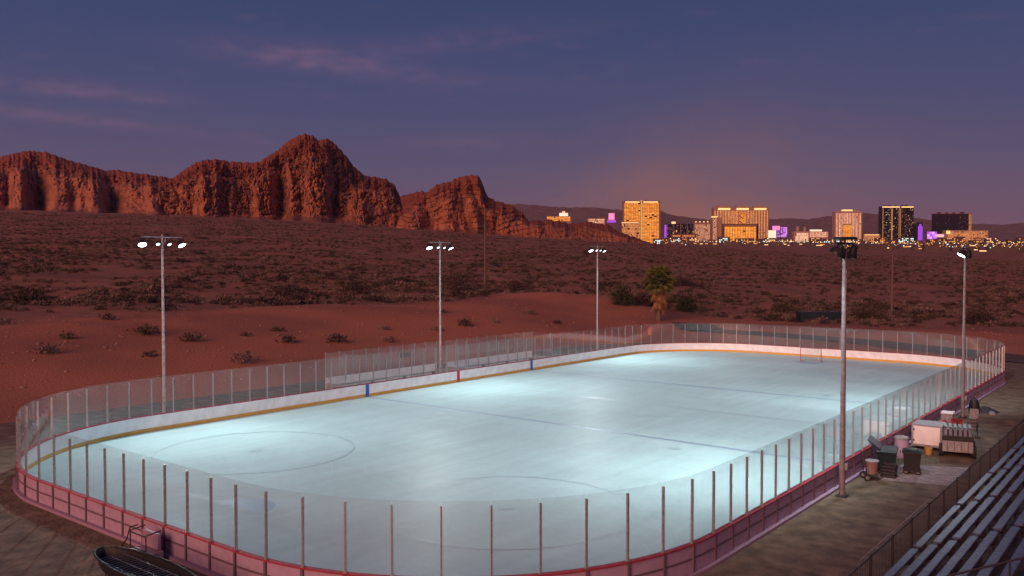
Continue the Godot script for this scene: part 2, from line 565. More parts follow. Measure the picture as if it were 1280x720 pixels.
func rock_mass(called: String, tab: Array, depth: float, run: float, nu: int, nt: int, sd: int, pillar: float, flute: float, spurs: float, dome := 0.0, stretch := 1.0):
	var warp := FastNoiseLite.new()
	noise_setup(warp, sd, 0.02, 3)
	var rid := FastNoiseLite.new()
	noise_setup(rid, sd + 1, 1.0, 1)
	rid.fractal_type = FastNoiseLite.FRACTAL_NONE
	var bil := FastNoiseLite.new()
	noise_setup(bil, sd + 5, 1.0, 4)
	bil.fractal_type = FastNoiseLite.FRACTAL_RIDGED
	var fb := FastNoiseLite.new()
	noise_setup(fb, sd + 2, 0.11, 4)
	var P := PackedVector3Array()
	var C := PackedColorArray()
	var a0: float = tab[0][0]
	var a1: float = tab[-1][0]
	for j in nt:
		var t := 1.3 * j / (nt - 1)
		for i in nu:
			var az := lerpf(a0, a1, float(i) / (nu - 1))
			var s := az * depth
			var top := EYE.y + (table(tab, az) - EYE.y) * stretch + 2.6 * fb.get_noise_2d(s * 1.3, 3.0) + 0.9 * fb.get_noise_2d(s * 6.0, 31.0)
			var wob := warp.get_noise_2d(s * 0.55, 50.0)
			var d0 := depth - run * (0.85 + 0.45 * wob)
			var fp := site(az * d0, d0)
			var hb := height(fp.x, fp.z) - 5.0
			top = maxf(top, hb + 0.5)
			var tt := minf(t, 1.0)
			var b1 := 0.50 + 0.14 * warp.get_noise_2d(s * 0.8, 90.0)
			var g := 0.0
			if tt < 0.22:
				g = 0.13 * tt / 0.22
			elif tt < b1:
				g = lerpf(0.13, 0.60, (tt - 0.22) / (b1 - 0.22))
			elif tt < b1 + 0.2:
				g = lerpf(0.60, 0.70, (tt - b1) / 0.2)
			else:
				g = lerpf(0.70, 1.0, pow(maxf(tt - b1 - 0.2, 0.0) / (0.8 - b1), 0.95))
			g = lerpf(g, pow(tt, 0.85), dome)
			var h := hb + (top - hb) * g
			var d := lerpf(d0, depth, tt)
			if t > 1.0:
				h = lerpf(top, hb, (t - 1.0) / 0.3)
				d = depth + run * (t - 1.0) * 4.0
			var env := smoothstep(0.08, 0.26, tt) * (1.0 - 0.85 * smoothstep(0.78, 1.0, tt))
			var u := s + 6.0 * warp.get_noise_2d(s * 1.4, h * 0.7) + (h - hb) * 0.18 * warp.get_noise_2d(s * 0.25, 17.0)
			# leaning spurs, rounded buttresses parted by sharp clefts, and broken crags
			var lean := warp.get_noise_2d(s * 0.35, 71.0) * 2.2
			var spur := absf(rid.get_noise_2d((s + (h - hb) * lean) / 62.0 + 3.0, h / 400.0)) * 2.0 - 0.6
			var some := clampf(0.6 + 1.2 * warp.get_noise_2d(s * 0.5 + 300.0, h * 0.6), 0.2, 1.0)
			var big := -bil.get_noise_2d(u / 52.0 + (h - hb) * 0.006, h / 85.0)
			var mid := -bil.get_noise_2d(u / 19.0 + 40.0, h / 30.0 + 7.0)
			var lit := -bil.get_noise_2d(u / 9.0 + 90.0, h / 8.0)
			var sm := fb.get_noise_3d(u * 2.2, h * 1.5, d * 0.6)
			var disp := env * (spurs * spur + pillar * big * some + flute * mid) + (0.25 + env) * (1.2 * sm + flute * 0.42 * lit)
			# ledges along the bedding
			var bed := h / 7.5 + 1.6 * warp.get_noise_2d(s * 0.7, h * 0.4)
			disp += env * 2.6 * (0.5 - pow(fposmod(bed, 1.0), 1.6))
			var dd := d - disp
			P.append(site(az * dd, dd, h + env * 0.8 * sm))
			# bedded sandstone: pale, rust and dark iron bands, mottled by varnish
			var band := warp.get_noise_2d(h * 2.6 + 30.0 * warp.get_noise_2d(s * 0.3, 8.0), s * 0.05)
			var vn := fb.get_noise_2d(u * 1.1, h * 0.22)
			var col := Color(0.54, 0.195, 0.105).lerp(Color(0.64, 0.26, 0.15), clampf(0.5 + band * 1.6, 0, 1))
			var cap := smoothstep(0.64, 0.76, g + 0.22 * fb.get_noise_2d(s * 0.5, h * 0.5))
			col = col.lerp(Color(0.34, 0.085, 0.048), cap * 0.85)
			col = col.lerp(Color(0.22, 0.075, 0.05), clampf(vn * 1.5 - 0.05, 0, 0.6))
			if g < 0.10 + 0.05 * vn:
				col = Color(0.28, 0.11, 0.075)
			C.append(col)
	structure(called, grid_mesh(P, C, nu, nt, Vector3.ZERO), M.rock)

func mountains():
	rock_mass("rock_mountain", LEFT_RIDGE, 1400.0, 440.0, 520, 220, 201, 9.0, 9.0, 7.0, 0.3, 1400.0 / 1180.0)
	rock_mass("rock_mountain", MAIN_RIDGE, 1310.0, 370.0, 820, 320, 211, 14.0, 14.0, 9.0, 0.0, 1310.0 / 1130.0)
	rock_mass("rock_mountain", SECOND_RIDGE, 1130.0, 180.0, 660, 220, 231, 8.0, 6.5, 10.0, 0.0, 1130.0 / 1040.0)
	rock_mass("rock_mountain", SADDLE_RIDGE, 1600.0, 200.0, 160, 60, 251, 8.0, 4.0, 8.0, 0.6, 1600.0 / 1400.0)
	# the range on the far side of the valley
	var nu := 420
	var nt := 26
	var P := PackedVector3Array()
	for j in nt:
		var t := float(j) / (nt - 1)
		for i in nu:
			var az := lerpf(-0.87, 0.89, float(i) / (nu - 1))
			var top := table(HILL_RIDGE, az) + 9.0 * fine.get_noise_2d(az * 900.0, 1.0)
			var d := 5600.0 + 1400.0 * t
			var h := lerpf(30.0, top, pow(t, 1.2)) if t < 1.0 else top
			d -= 240.0 * fine.get_noise_2d(az * 420.0, t * 14.0) * (1.0 - t)
			P.append(site(az * d, d, h))
	structure("far_hills", grid_mesh(P, PackedColorArray(), nu, nt, Vector3.ZERO), M.far_hill)

# ---------------------------------------------------------------- rink
func rounded(l: float, w: float, r: float, n := 14) -> PackedVector2Array:
	var p := PackedVector2Array()
	for q in [[1, 1, 0.0], [1, -1, 90.0], [-1, -1, 180.0], [-1, 1, 270.0]]:
		for k in n + 1:
			var a := deg_to_rad(q[2] + 90.0 * k / n)
			p.append(Vector2(q[0] * (l * 0.5 - r) + r * sin(a), q[1] * (w * 0.5 - r) + r * cos(a)))
	return p

func sheet(poly: PackedVector2Array, y: float, uv := Vector2.ZERO) -> ArrayMesh:
	var st := ST()
	var idx := Geometry2D.triangulate_polygon(poly)
	for k in range(0, idx.size(), 3):
		var t := [poly[idx[k]], poly[idx[k + 1]], poly[idx[k + 2]]]
		if (t[1] - t[0]).cross(t[2] - t[0]) < 0.0:
			t = [t[0], t[2], t[1]]
		for p in t:
			st.set_normal(Vector3.UP)
			if uv != Vector2.ZERO:
				st.set_uv(Vector2(p.x / uv.x + 0.5, p.y / uv.y + 0.5))
				st.set_tangent(Plane(1, 0, 0, 1))
			st.add_vertex(Vector3(p.x, y, p.y))
	return done(st)

func ring_mesh(c: Vector2, r0: float, r1: float, y: float, n := 64) -> ArrayMesh:
	var st := ST()
	for i in n:
		var a := TAU * i / n
		var b := TAU * (i + 1) / n
		var q := [c + Vector2(sin(a), cos(a)) * r0, c + Vector2(sin(a), cos(a)) * r1, c + Vector2(sin(b), cos(b)) * r1, c + Vector2(sin(b), cos(b)) * r0]
		for k in [0, 2, 1, 0, 3, 2]:
			st.set_normal(Vector3.UP)
			st.add_vertex(Vector3(q[k].x, y, q[k].y))
	return done(st)

func rect(x0: float, x1: float, z0: float, z1: float) -> PackedVector2Array:
	return PackedVector2Array([Vector2(x0, z0), Vector2(x1, z0), Vector2(x1, z1), Vector2(x0, z1)])

func ice():
	var sheet_ice := structure("ice_sheet", sheet(rounded(RINK_L - 0.02, RINK_W - 0.02, RINK_R, 20), 0.04, Vector2(RINK_L, RINK_W)), M.ice)
	var y := 0.044
	var hw := RINK_W * 0.5 - 0.1
	for bxl in [-8.96, 8.96]:
		structure("blue_line", sheet(rect(bxl - 0.15, bxl + 0.15, -hw, hw), y), M.ice_blue, sheet_ice)
	structure("centre_line", sheet(rect(-0.15, 0.15, -hw, hw), y), M.ice_red, sheet_ice)
	for gx in [-29.4, 29.4]:
		structure("goal_line", sheet(rect(gx - 0.03, gx + 0.03, -13.6, 13.6), y), M.ice_red, sheet_ice)
		var s := -signf(gx)
		var cr := PackedVector2Array()
		for k in 13:
			var a := PI * k / 12.0
			cr.append(Vector2(gx + s * (0.05 + 1.3 * sin(a)), 1.3 * cos(a)))
		structure("goal_crease", sheet(cr, y + 0.004), M.ice_crease, sheet_ice)
		for z in [-7.6, 7.6]:
			structure("faceoff_circle", ring_mesh(Vector2(gx + s * 6.1, z), 4.5, 4.57, y + 0.008), M.ice_red, sheet_ice)
			structure("faceoff_dot", ring_mesh(Vector2(gx + s * 6.1, z), 0.0, 0.3, y + 0.012, 24), M.ice_red, sheet_ice)
	for q in [[-10.6, -7.6], [-10.6, 7.6], [10.6, -7.6], [10.6, 7.6]]:
		structure("faceoff_dot", ring_mesh(Vector2(q[0], q[1]), 0.0, 0.3, y + 0.012, 24), M.ice_red, sheet_ice)
	structure("centre_circle", ring_mesh(Vector2.ZERO, 4.5, 4.57, y + 0.004), M.ice_red, sheet_ice)

func aprons():
	# packed ground round the rink, widest on the grandstand side
	var p := PackedVector2Array()
	for v in rounded(RINK_L + 14.0, RINK_W + 18.0, 14.0, 8):
		var x := v.x
		var z := v.y
		if z > 0:
			z = z * 1.45
		x = x * (1.0 if x > 0 else 1.35)
		p.append(Vector2(x + 0.7 * fine.get_noise_2d(x * 2.0, z), z + 0.6 * fine.get_noise_2d(z * 2.0 + 70.0, x)))
	structure("apron", sheet(p, 0.0), M.asphalt)
	var road := PackedVector3Array()
	var line := [Vector2(30.0, 40.0), Vector2(39.0, 22.0), Vector2(46.5, 10.0), Vector2(53.0, -3.0), Vector2(56.0, -14.0), Vector2(57.0, -24.0), Vector2(66.0, -30.0)]
	for k in 50:
		var f := float(k) / 49.0 * (line.size() - 1)
		var i0 := mini(int(f), line.size() - 2)
		var a: Vector2 = line[i0].lerp(line[i0 + 1], f - i0)
		var dir: Vector2 = (line[i0 + 1] - line[i0]).normalized()
		for w in [-3.0, 3.0]:
			var c: Vector2 = a + Vector2(-dir.y, dir.x) * w
			road.append(Vector3(c.x, height(c.x, c.y) + 0.06, c.y))
	structure("road", grid_mesh(road, PackedColorArray(), 2, 50, Vector3.UP), M.dirt_road)
	structure("concrete_pad", sheet(PackedVector2Array([Vector2(-7.2, 16.9), Vector2(-5.9, 19.4), Vector2(-9.8, 19.45), Vector2(-10.6, 16.95)]), 0.008), M.pad)
	# worn paint line along the apron
	structure("painted_line", sheet(rect(-21.0, -12.5, 19.2, 19.23), 0.008), M.pad)

func section_box(st: SurfaceTool, arc: bool, length: float, o0: float, o1: float, y0: float, y1: float, inset := 0.0):
	var n := 4 if arc else 1
	var pt := func(f: float, o: float, y: float) -> Vector3:
		var x := (f - 0.5) * (length - inset)
		if not arc:
			return Vector3(x, y, o)
		var a := x / RINK_R
		return Vector3((RINK_R + o) * sin(a), y, (RINK_R + o) * cos(a) - RINK_R)
	for k in n:
		var f0 := float(k) / n
		var f1 := float(k + 1) / n
		var a: Array = []
		for y in [y0, y1]:
			a.append_array([pt.call(f0, o0, y), pt.call(f1, o0, y), pt.call(f1, o1, y), pt.call(f0, o1, y)])
		quad(st, a[4], a[7], a[6], a[5])
		quad(st, a[0], a[1], a[2], a[3])
		quad(st, a[1], a[0], a[4], a[5])
		quad(st, a[3], a[2], a[6], a[7])
		if k == 0:
			quad(st, a[0], a[3], a[7], a[4])
		if k == n - 1:
			quad(st, a[2], a[1], a[5], a[6])

func section_mesh(arc: bool, length: float, o0: float, o1: float, y0: float, y1: float, inset := 0.0) -> ArrayMesh:
	var st := ST()
	section_box(st, arc, length, o0, o1, y0, y1, inset)
	return done(st)

func dasher_boards():
	var root := thing("dasher_boards", "pink backed white hockey boards with red cap rail and clear glass panes ringing the ice", "rink boards")
	var ll := (RINK_L - 2.0 * RINK_R) / 40.0
	var ls := (RINK_W - 2.0 * RINK_R) / 10.0
	var lc := RINK_R * PI / 2.0 / 12.0
	var protos := []
	for q in [[false, ll], [false, ls], [true, lc]]:
		var arc: bool = q[0]
		var l: float = q[1]
		var b := part("board_panel", section_mesh(arc, l, 0.0, 0.03, 0.03, 0.868, 0.006), M.board_white, root)
		part("kick_plate", section_mesh(arc, l, -0.014, -0.001, 0.042, 0.235, 0.006), M.kick, b)
		part("cap_rail", section_mesh(arc, l, -0.03, 0.15, 0.87, RIM), M.cap, b)
		part("back_panel", section_mesh(arc, l, 0.085, 0.10, 0.1, 0.868, 0.01), M.pink, b)
		part("sill", section_mesh(arc, l, 0.032, 0.26, 0.0, 0.098), M.pink_sill, b)
		part("mid_rail", section_mesh(arc, l, 0.102, 0.125, 0.46, 0.51, 0.09), M.pink_frame, b)
		var st := ST()
		bx(st, Vector3(-l * 0.5, 0.483, 0.122), Vector3(0.08, 0.766, 0.04))
		part("stud", done(st), M.pink_frame, b)
		var g := part("glass_pane", section_mesh(arc, l, 0.052, 0.064, 0.925, GLASS_TOP, 0.03), M.glass, root)
		st = ST()
		bx(st, Vector3(-l * 0.5, 1.83, 0.058), Vector3(0.046, 1.84, 0.07))
		bx(st, Vector3(-l * 0.5, 0.93, 0.058), Vector3(0.09, 0.04, 0.1))
		var p := part("glass_post", done(st), M.aluminium, root)
		protos.append([b, g, p])
	var used := [false, false, false]
	var spots := []
	var ix := RINK_L * 0.5 - RINK_R
	var iz := RINK_W * 0.5 - RINK_R
	for k in 40:
		var x := -ix + ll * (k + 0.5)
		spots.append([0, Vector3(x, 0, RINK_W * 0.5), 0.0])
		spots.append([0, Vector3(-x, 0, -RINK_W * 0.5), PI])
	for k in 10:
		var z := iz - ls * (k + 0.5)
		spots.append([1, Vector3(RINK_L * 0.5, 0, z), PI * 0.5])
		spots.append([1, Vector3(-RINK_L * 0.5, 0, -z), PI * 1.5])
	var cs := [[ix, iz, 0.0], [ix, -iz, PI * 0.5], [-ix, -iz, PI], [-ix, iz, PI * 1.5]]
	for c in cs:
		for k in 12:
			var a: float = c[2] + PI * 0.5 * (k + 0.5) / 12.0
			spots.append([2, Vector3(c[0] + RINK_R * sin(a), 0, c[1] + RINK_R * cos(a)), a])
	for s in spots:
		var ty: int = s[0]
		for o in protos[ty]:
			var c: Node3D = o
			if used[ty]:
				c = o.duplicate()
				root.add_child(c, true)
			c.position = s[1]
			c.rotation.y = s[2]
		used[ty] = true
	# line marks carried up the inside of the far boards, and of the near ones
	for side in [-1.0, 1.0]:
		for q in [[-8.96, "stripe_blue"], [0.0, "stripe_red"], [8.96, "stripe_blue"]]:
			part("line_stripe", box_mesh(Vector3(0.3, 0.826, 0.008)), M[q[1]], root, Vector3(q[0], 0.455, side * (RINK_W * 0.5 - 0.02)))

func goal():
	var t := thing("goal_net", "small hockey goal with pale net at the far end of the ice", "goal", Vector3(29.4, 0.04, 0.0))
	var r := 0.035
	part("goal_post", tube_mesh(Vector3(0, 0.005, -0.92), Vector3(0, 1.22, -0.92), r, r), M.goal_red, t)
	part("goal_post", tube_mesh(Vector3(0, 0.005, 0.92), Vector3(0, 1.22, 0.92), r, r), M.goal_red, t)
	part("crossbar", tube_mesh(Vector3(0, 1.22, -0.95), Vector3(0, 1.22, 0.95), r, r), M.goal_red, t)
	var st := ST()
	for z in [-0.92, 0.92]:
		tube(st, Vector3(0, 0.03, z), Vector3(1.0, 0.03, z * 0.8), 0.025, 0.025)
		tube(st, Vector3(0, 1.22, z), Vector3(0.5, 1.2, z * 0.8), 0.02, 0.02)
	tube(st, Vector3(1.0, 0.03, -0.74), Vector3(1.0, 0.03, 0.74), 0.025, 0.025)
	tube(st, Vector3(0.5, 1.2, -0.74), Vector3(0.5, 1.2, 0.74), 0.02, 0.02)
	part("base_frame", done(st), M.white_paint, t).set_meta("kind", "stuff")
	st = ST()
	for k in 15:
		var z := lerpf(-0.74, 0.74, k / 14.0)
		tube(st, Vector3(1.0, 0.03, z), Vector3(0.5, 1.2, z), 0.005, 0.005, 3, false)
		tube(st, Vector3(0.5, 1.2, z), Vector3(0.0, 1.22, z * 1.2), 0.005, 0.005, 3, false)
	for k in 10:
		var f := k / 10.0
		var x := lerpf(1.0, 0.5, f)
		var y := lerpf(0.03, 1.2, f)
		tube(st, Vector3(x, y, -0.74), Vector3(x, y, 0.74), 0.005, 0.005, 3, false)
		for s in [-1.0, 1.0]:
			tube(st, Vector3(0, y, s * 0.92), Vector3(x, y, s * 0.74), 0.005, 0.005, 3, false)
	part("net", done(st), M.net, t)

func team_bench():
	var z0 := -17.0
	var z1 := -19.3
	for q in [[-9.6, 1.3, "white walled team bench with tall glass behind the far boards, nearer the camera"], [2.4, 13.6, "white walled team bench with tall glass behind the far boards, nearer the palm tree"]]:
		var x0: float = q[0]
		var x1: float = q[1]
		var t := thing("team_bench", q[2], "team bench", Vector3((x0 + x1) * 0.5, 0, (z0 + z1) * 0.5), 0.0, "team benches behind the far boards")
		var hx := (x1 - x0) * 0.5
		var hz := (z0 - z1) * 0.5
		var n := int(round((x1 - x0) / 1.25))
		for k in n:
			var cx := -hx + (k + 0.5) * 2.0 * hx / n
			part("wall_panel", box_mesh(Vector3(2.0 * hx / n - 0.02, 1.06, 0.05)), M.board_white, t, Vector3(cx, 0.54, -hz))
			part("glass_pane", box_mesh(Vector3(2.0 * hx / n - 0.06, 1.66, 0.012)), M.glass, t, Vector3(cx, 1.93, -hz))
		for k in n + 1:
			part("glass_post", box_mesh(Vector3(0.05, 1.75, 0.06)), M.aluminium, t, Vector3(-hx + k * 2.0 * hx / n, 1.955, -hz))
		for s in [-1.0, 1.0]:
			part("end_wall", box_mesh(Vector3(0.05, 0.7, hz * 2.0 - 0.1)), M.grey_paint, t, Vector3(s * (hx - 0.04), 0.36, 0.0))  # white wall coloured grey to hold down the sunlight falling on it
			part("glass_pane", box_mesh(Vector3(0.012, 1.66, hz * 2.0 - 0.2)), M.glass, t, Vector3(s * (hx - 0.04), 1.93, 0.0))
			part("glass_post", box_mesh(Vector3(0.06, 1.75, 0.05)), M.aluminium, t, Vector3(s * (hx - 0.04), 1.955, 0.9))
		part("floor", box_mesh(Vector3(hx * 2.0 - 0.2, 0.1, hz * 2.0 - 0.2)), M.rubber, t, Vector3(0, 0.06, 0))
		part("seat", box_mesh(Vector3(hx * 2.0 - 0.9, 0.05, 0.35)), M.white_paint, t, Vector3(0, 0.55, -hz + 0.45))
		for k in 4:
			part("seat_leg", box_mesh(Vector3(0.06, 0.42, 0.3)), M.grey_paint, t, Vector3(lerpf(-hx + 0.8, hx - 0.8, k / 3.0), 0.315, -hz + 0.45))

# ---------------------------------------------------------------- lamps
func flood(parent: Node3D, at: Vector3, aim: Vector3, size: float, m: Material, energy: float, cone: float):
	# bell-shaped floodlight: housing, rim, glowing lens and its light
	# asymmetric reflector: the housing hangs steeper than the beam it throws
	var beam := (aim - (parent.position + at)).normalized()
	var d := (beam + Vector3(0, -0.7, 0)).normalized()
	var up := Vector3.UP if absf(d.y) < 0.95 else Vector3.RIGHT
	var y := -d
	var x := up.cross(y).normalized()
	var b := Basis(x, y, x.cross(y))
	var xf := Transform3D(b, at)
	var st := ST()
	lathe(st, [Vector2(0.0, 0.42), Vector2(0.11, 0.41), Vector2(0.15, 0.3), Vector2(0.27, 0.12), Vector2(0.31, 0.0), Vector2(0.29, -0.02), Vector2(0.26, 0.03)].map(func(v): return v * size), 18, xf)
	var h := part("floodlight", done(st), M.dark_metal, parent)
	st = ST()
	lathe(st, [Vector2(0.0, -0.01), Vector2(0.18, 0.0), Vector2(0.265, 0.025)].map(func(v): return v * size), 18, xf)
	part("lens", done(st), m, h)
	st = ST()
	tube(st, at + y * 0.3 * size + x * 0.17 * size, at + Vector3(0, 0.46, 0) * size + x * 0.17 * size, 0.02, 0.02, 5)
	tube(st, at + y * 0.3 * size - x * 0.17 * size, at + Vector3(0, 0.46, 0) * size - x * 0.17 * size, 0.02, 0.02, 5)
	tube(st, at + Vector3(0, 0.46, 0) * size + x * 0.18 * size, at + Vector3(0, 0.46, 0) * size - x * 0.18 * size, 0.022, 0.022, 5)
	part("yoke", done(st), M.dark_metal, h)
	if energy > 0.0:
		var l := SpotLight3D.new()
		l.name = "flood_light"
		parent.add_child(l, true)
		l.look_at_from_position(parent.position + at + d * 0.06, aim, up)
		l.light_color = Color(0.88, 1.0, 0.98).linear_to_srgb()
		l.light_energy = energy
		l.light_size = 0.22 * size
		l.spot_angle = cone
		l.spot_angle_attenuation = 0.9
		l.spot_range = 120.0
		l.spot_attenuation = 2.0
		l.shadow_enabled = true

func pole_base(t: Node3D, top: float, r: float, m: Material):
	part("pole", tube_mesh(Vector3(0, 0.02, 0), Vector3(0, top, 0), r, r * 0.62, 14), m, t)
	var st := ST()
	cbox(st, Vector3(0, 0.03, 0), Vector3(0.42, 0.06, 0.42), 0.03)
	part("base_plate", done(st), M.dark_metal, t)
	st = ST()
	bx(st, Vector3(0.0, 1.15, r + 0.05), Vector3(0.14, 0.24, 0.1))
	part("junction_box", done(st), M.grey_paint, t)

func light_poles():
	# three along the far boards, two along the grandstand side
	var far := [
		[-22.5, 10.0, "tall floodlight pole behind the far boards, nearest to the camera of those beyond the ice", [Vector3(-29.0, 0, -2.0), Vector3(-17.5, 0, -2.0)]],
		[-1.3, 10.1, "tall floodlight pole rising behind the team bench at centre ice", [Vector3(-7.0, 0, -2.0), Vector3(5.0, 0, -3.0)]],
		[20.9, 10.15, "tall floodlight pole behind the far boards, the one nearest the palm tree", [Vector3(16.0, 0, -4.0), Vector3(26.5, 0, -5.0)]]]
	for q in far:
		var t := thing("light_pole", q[2], "light pole", Vector3(q[0], 0, -17.15 if q[0] != -1.3 else -16.45), 0.0, "floodlight poles around the rink")
		var top: float = q[1]
		pole_base(t, top, 0.1, M.pole)
		part("crossarm", tube_mesh(Vector3(-1.15, top + 0.28, 0), Vector3(1.15, top + 0.28, 0), 0.035, 0.035), M.pole, t)
		part("mast", tube_mesh(Vector3(0, top, 0), Vector3(0, top + 0.42, 0), 0.05, 0.04), M.pole, t)
		part("brace", tube_mesh(Vector3(0.14, top - 0.1, 0), Vector3(0.2, top + 0.28, 0), 0.025, 0.025), M.pole, t)
		flood(t, Vector3(-1.15, top - 0.16, 0.05), q[3][0], 0.76, M.lens, 94.0, 72.0)
		flood(t, Vector3(1.15, top - 0.16, 0.05), q[3][1], 0.76, M.lens, 94.0, 72.0)
		flood(t, Vector3(-0.3, top - 0.12, 0.12), Vector3(q[0] - 3.0, 0, 6.0), 0.36, M.lens_dim, 0.0, 50.0)
		flood(t, Vector3(0.36, top - 0.12, 0.12), Vector3(q[0] + 3.0, 0, 6.0), 0.36, M.lens_dim, 0.0, 50.0)
	# near pole: a ring of four heads seen from behind
	var n := thing("light_pole", "mauve floodlight pole in front of the near boards, its dark heads seen from behind", "light pole", Vector3(-14.03, 0, 16.5), 0.0, "floodlight poles around the rink")
	pole_base(n, 9.45, 0.115, M.pole_mauve)
	var st := ST()
	lathe(st, [Vector2(0.0, 9.86), Vector2(0.42, 9.85), Vector2(0.45, 9.80), Vector2(0.42, 9.75), Vector2(0.0, 9.74)], 20)
	part("top_plate", done(st), M.dark_metal, n)
	part("mast", tube_mesh(Vector3(0, 9.4, 0), Vector3(0, 9.76, 0), 0.06, 0.05), M.pole_mauve, n)
	part("crossarm", tube_mesh(Vector3(-1.0, 9.62, 0), Vector3(1.0, 9.62, 0), 0.04, 0.04), M.dark_metal, n)
	flood(n, Vector3(-0.85, 9.2, -0.05), Vector3(-16.8, 0, 4.0), 0.95, M.lens, 106.0, 74.0)
	flood(n, Vector3(0.85, 9.2, -0.05), Vector3(-8.0, 0, 3.5), 0.95, M.lens, 90.0, 72.0)
	flood(n, Vector3(-0.32, 9.16, -0.1), Vector3(-16.0, 0, 2.0), 0.8, M.lens_dim, 0.0, 50.0)
	flood(n, Vector3(0.32, 9.16, -0.1), Vector3(-12.0, 0, 2.0), 0.8, M.lens_dim, 0.0, 50.0)
	var f := thing("light_pole", "slim floodlight pole by the near boards at the far right corner of the rink", "light pole", Vector3(7.2, 0, 16.55), 0.0, "floodlight poles around the rink")
	pole_base(f, 9.55, 0.1, M.pole_mauve)
	part("crossarm", tube_mesh(Vector3(-1.05, 9.7, 0), Vector3(1.05, 9.7, 0), 0.035, 0.035), M.dark_metal, f)
	part("mast", tube_mesh(Vector3(0, 9.5, 0), Vector3(0, 9.8, 0), 0.05, 0.045), M.pole_mauve, f)
	flood(f, Vector3(-0.8, 9.3, -0.05), Vector3(-3.0, 0, 5.0), 0.85, M.lens, 90.0, 72.0)
	flood(f, Vector3(0.8, 9.3, -0.05), Vector3(20.0, 0, 6.0), 0.85, M.lens, 98.0, 72.0)
	flood(f, Vector3(0.0, 9.25, -0.1), Vector3(9.0, 0, 2.0), 0.7, M.lens_dim, 0.0, 50.0)

# ---------------------------------------------------------------- grandstand side
func bleachers():
	var t := thing("bleachers", "blue grey bench bleachers stepping up behind the dark fence", "bleachers", Vector3(-15, 0, 20.7))
	var cuts := [-32.0, -26.3, -20.6, -14.9, -9.2, -3.5, 2.2, 7.9]
	for row in 12:
		var y := 0.6 + 0.25 * row
		var z := 0.52 * row
		for k in cuts.size() - 1:
			var l: float = cuts[k + 1] - cuts[k] - 0.32
			var cx: float = (cuts[k + 1] + cuts[k]) * 0.5 + 15.0 - 0.09 * row
			var st := ST()
			cbox(st, Vector3.ZERO, Vector3(l, 0.045, 0.215), 0.012)
			part("bench_plank", done(st), M.seat, t, Vector3(cx, y, z + rng.randf_range(-0.008, 0.008)))
			if row > 0:
				part("foot_plank", box_mesh(Vector3(l, 0.04, 0.22)), M.foot, t, Vector3(cx, y - 0.42, z - 0.26))
	for k in cuts.size() - 1:
		for e in [0.12, 0.5, 0.88]:
			var x: float = lerpf(cuts[k], cuts[k + 1], e) + 15.0
			var st := ST()
			tube(st, Vector3(x, 0.3, -0.1), Vector3(x, 0.3 + 0.25 * 11, 0.52 * 11), 0.04, 0.04, 6)
			for row in 12:
				bx(st, Vector3(x, 0.44 + 0.25 * row, 0.52 * row), Vector3(0.06, 0.27, 0.2))
				if row % 2 == 0:
					tube(st, Vector3(x, 0.01, 0.52 * row), Vector3(x, 0.35 + 0.25 * row, 0.52 * row), 0.025, 0.025, 5)
			part("frame", done(st), M.frame_dark, t)
	var h := thing("handrail", "thin dark handrail climbing the bleachers at the bottom right", "handrail", Vector3(-26.3, 0, 22.0))
	part("rail", tube_mesh(Vector3(0, 1.52, 0), Vector3(0, 3.4, 3.75), 0.024, 0.024), M.frame_dark, h)
	for z in [0.3, 1.9, 3.5]:
		part("post", tube_mesh(Vector3(0, 0.0, z), Vector3(0, 1.52 + 0.5013 * z, z), 0.02, 0.02), M.frame_dark, h)

func picket_fence():
	var t := thing("fence", "dark metal picket fence between the apron and the bleachers", "fence", Vector3(0, 0, 20.3))
	var x0 := -30.0
	var x1 := 34.0
	var st := ST()
	for y in [1.1, 0.12]:
		part("rail", tube_mesh(Vector3(x0, y, 0), Vector3(x1, y, 0), 0.022, 0.022, 6), M.fence, t)
	var n := int((x1 - x0) / 2.1)
	for k in n + 1:
		part("post", tube_mesh(Vector3.ZERO, Vector3(0, 1.16, 0), 0.032, 0.032, 8), M.fence, t, Vector3(x0 + k * 2.1, 0, 0))
	var pk := box_mesh(Vector3(0.014, 0.98, 0.014))
	var x := x0 + 0.14
	var c := 0
	while x < x1:
		if c < 295:
			part("picket", pk, M.fence, t, Vector3(x, 0.61, 0))
		else:
			bx(st, Vector3(x, 0.61, 0), Vector3(0.014, 0.98, 0.014))
		c += 1
		x += 0.14
	part("far_pickets", done(st), M.fence, t).set_meta("kind", "stuff")

func wheel(parent: Node3D, at: Vector3, r: float, w: float, turn := 0.0):
	var xf := Transform3D(Basis(Vector3.UP, turn) * Basis(Vector3.RIGHT, PI / 2), at)
	var st := ST()
	lathe(st, [Vector2(r * 0.55, -w / 2), Vector2(r * 0.93, -w / 2), Vector2(r, -w * 0.3), Vector2(r, w * 0.3), Vector2(r * 0.93, w / 2), Vector2(r * 0.55, w / 2)], 16, xf)
	var o := part("wheel", done(st), M.rubber, parent)
	st = ST()
	lathe(st, [Vector2(0.0, -w * 0.4), Vector2(r * 0.56, -w * 0.36), Vector2(r * 0.56, w * 0.36), Vector2(0.0, w * 0.4)], 12, xf)
	part("rim", done(st), M.grey_paint, o)

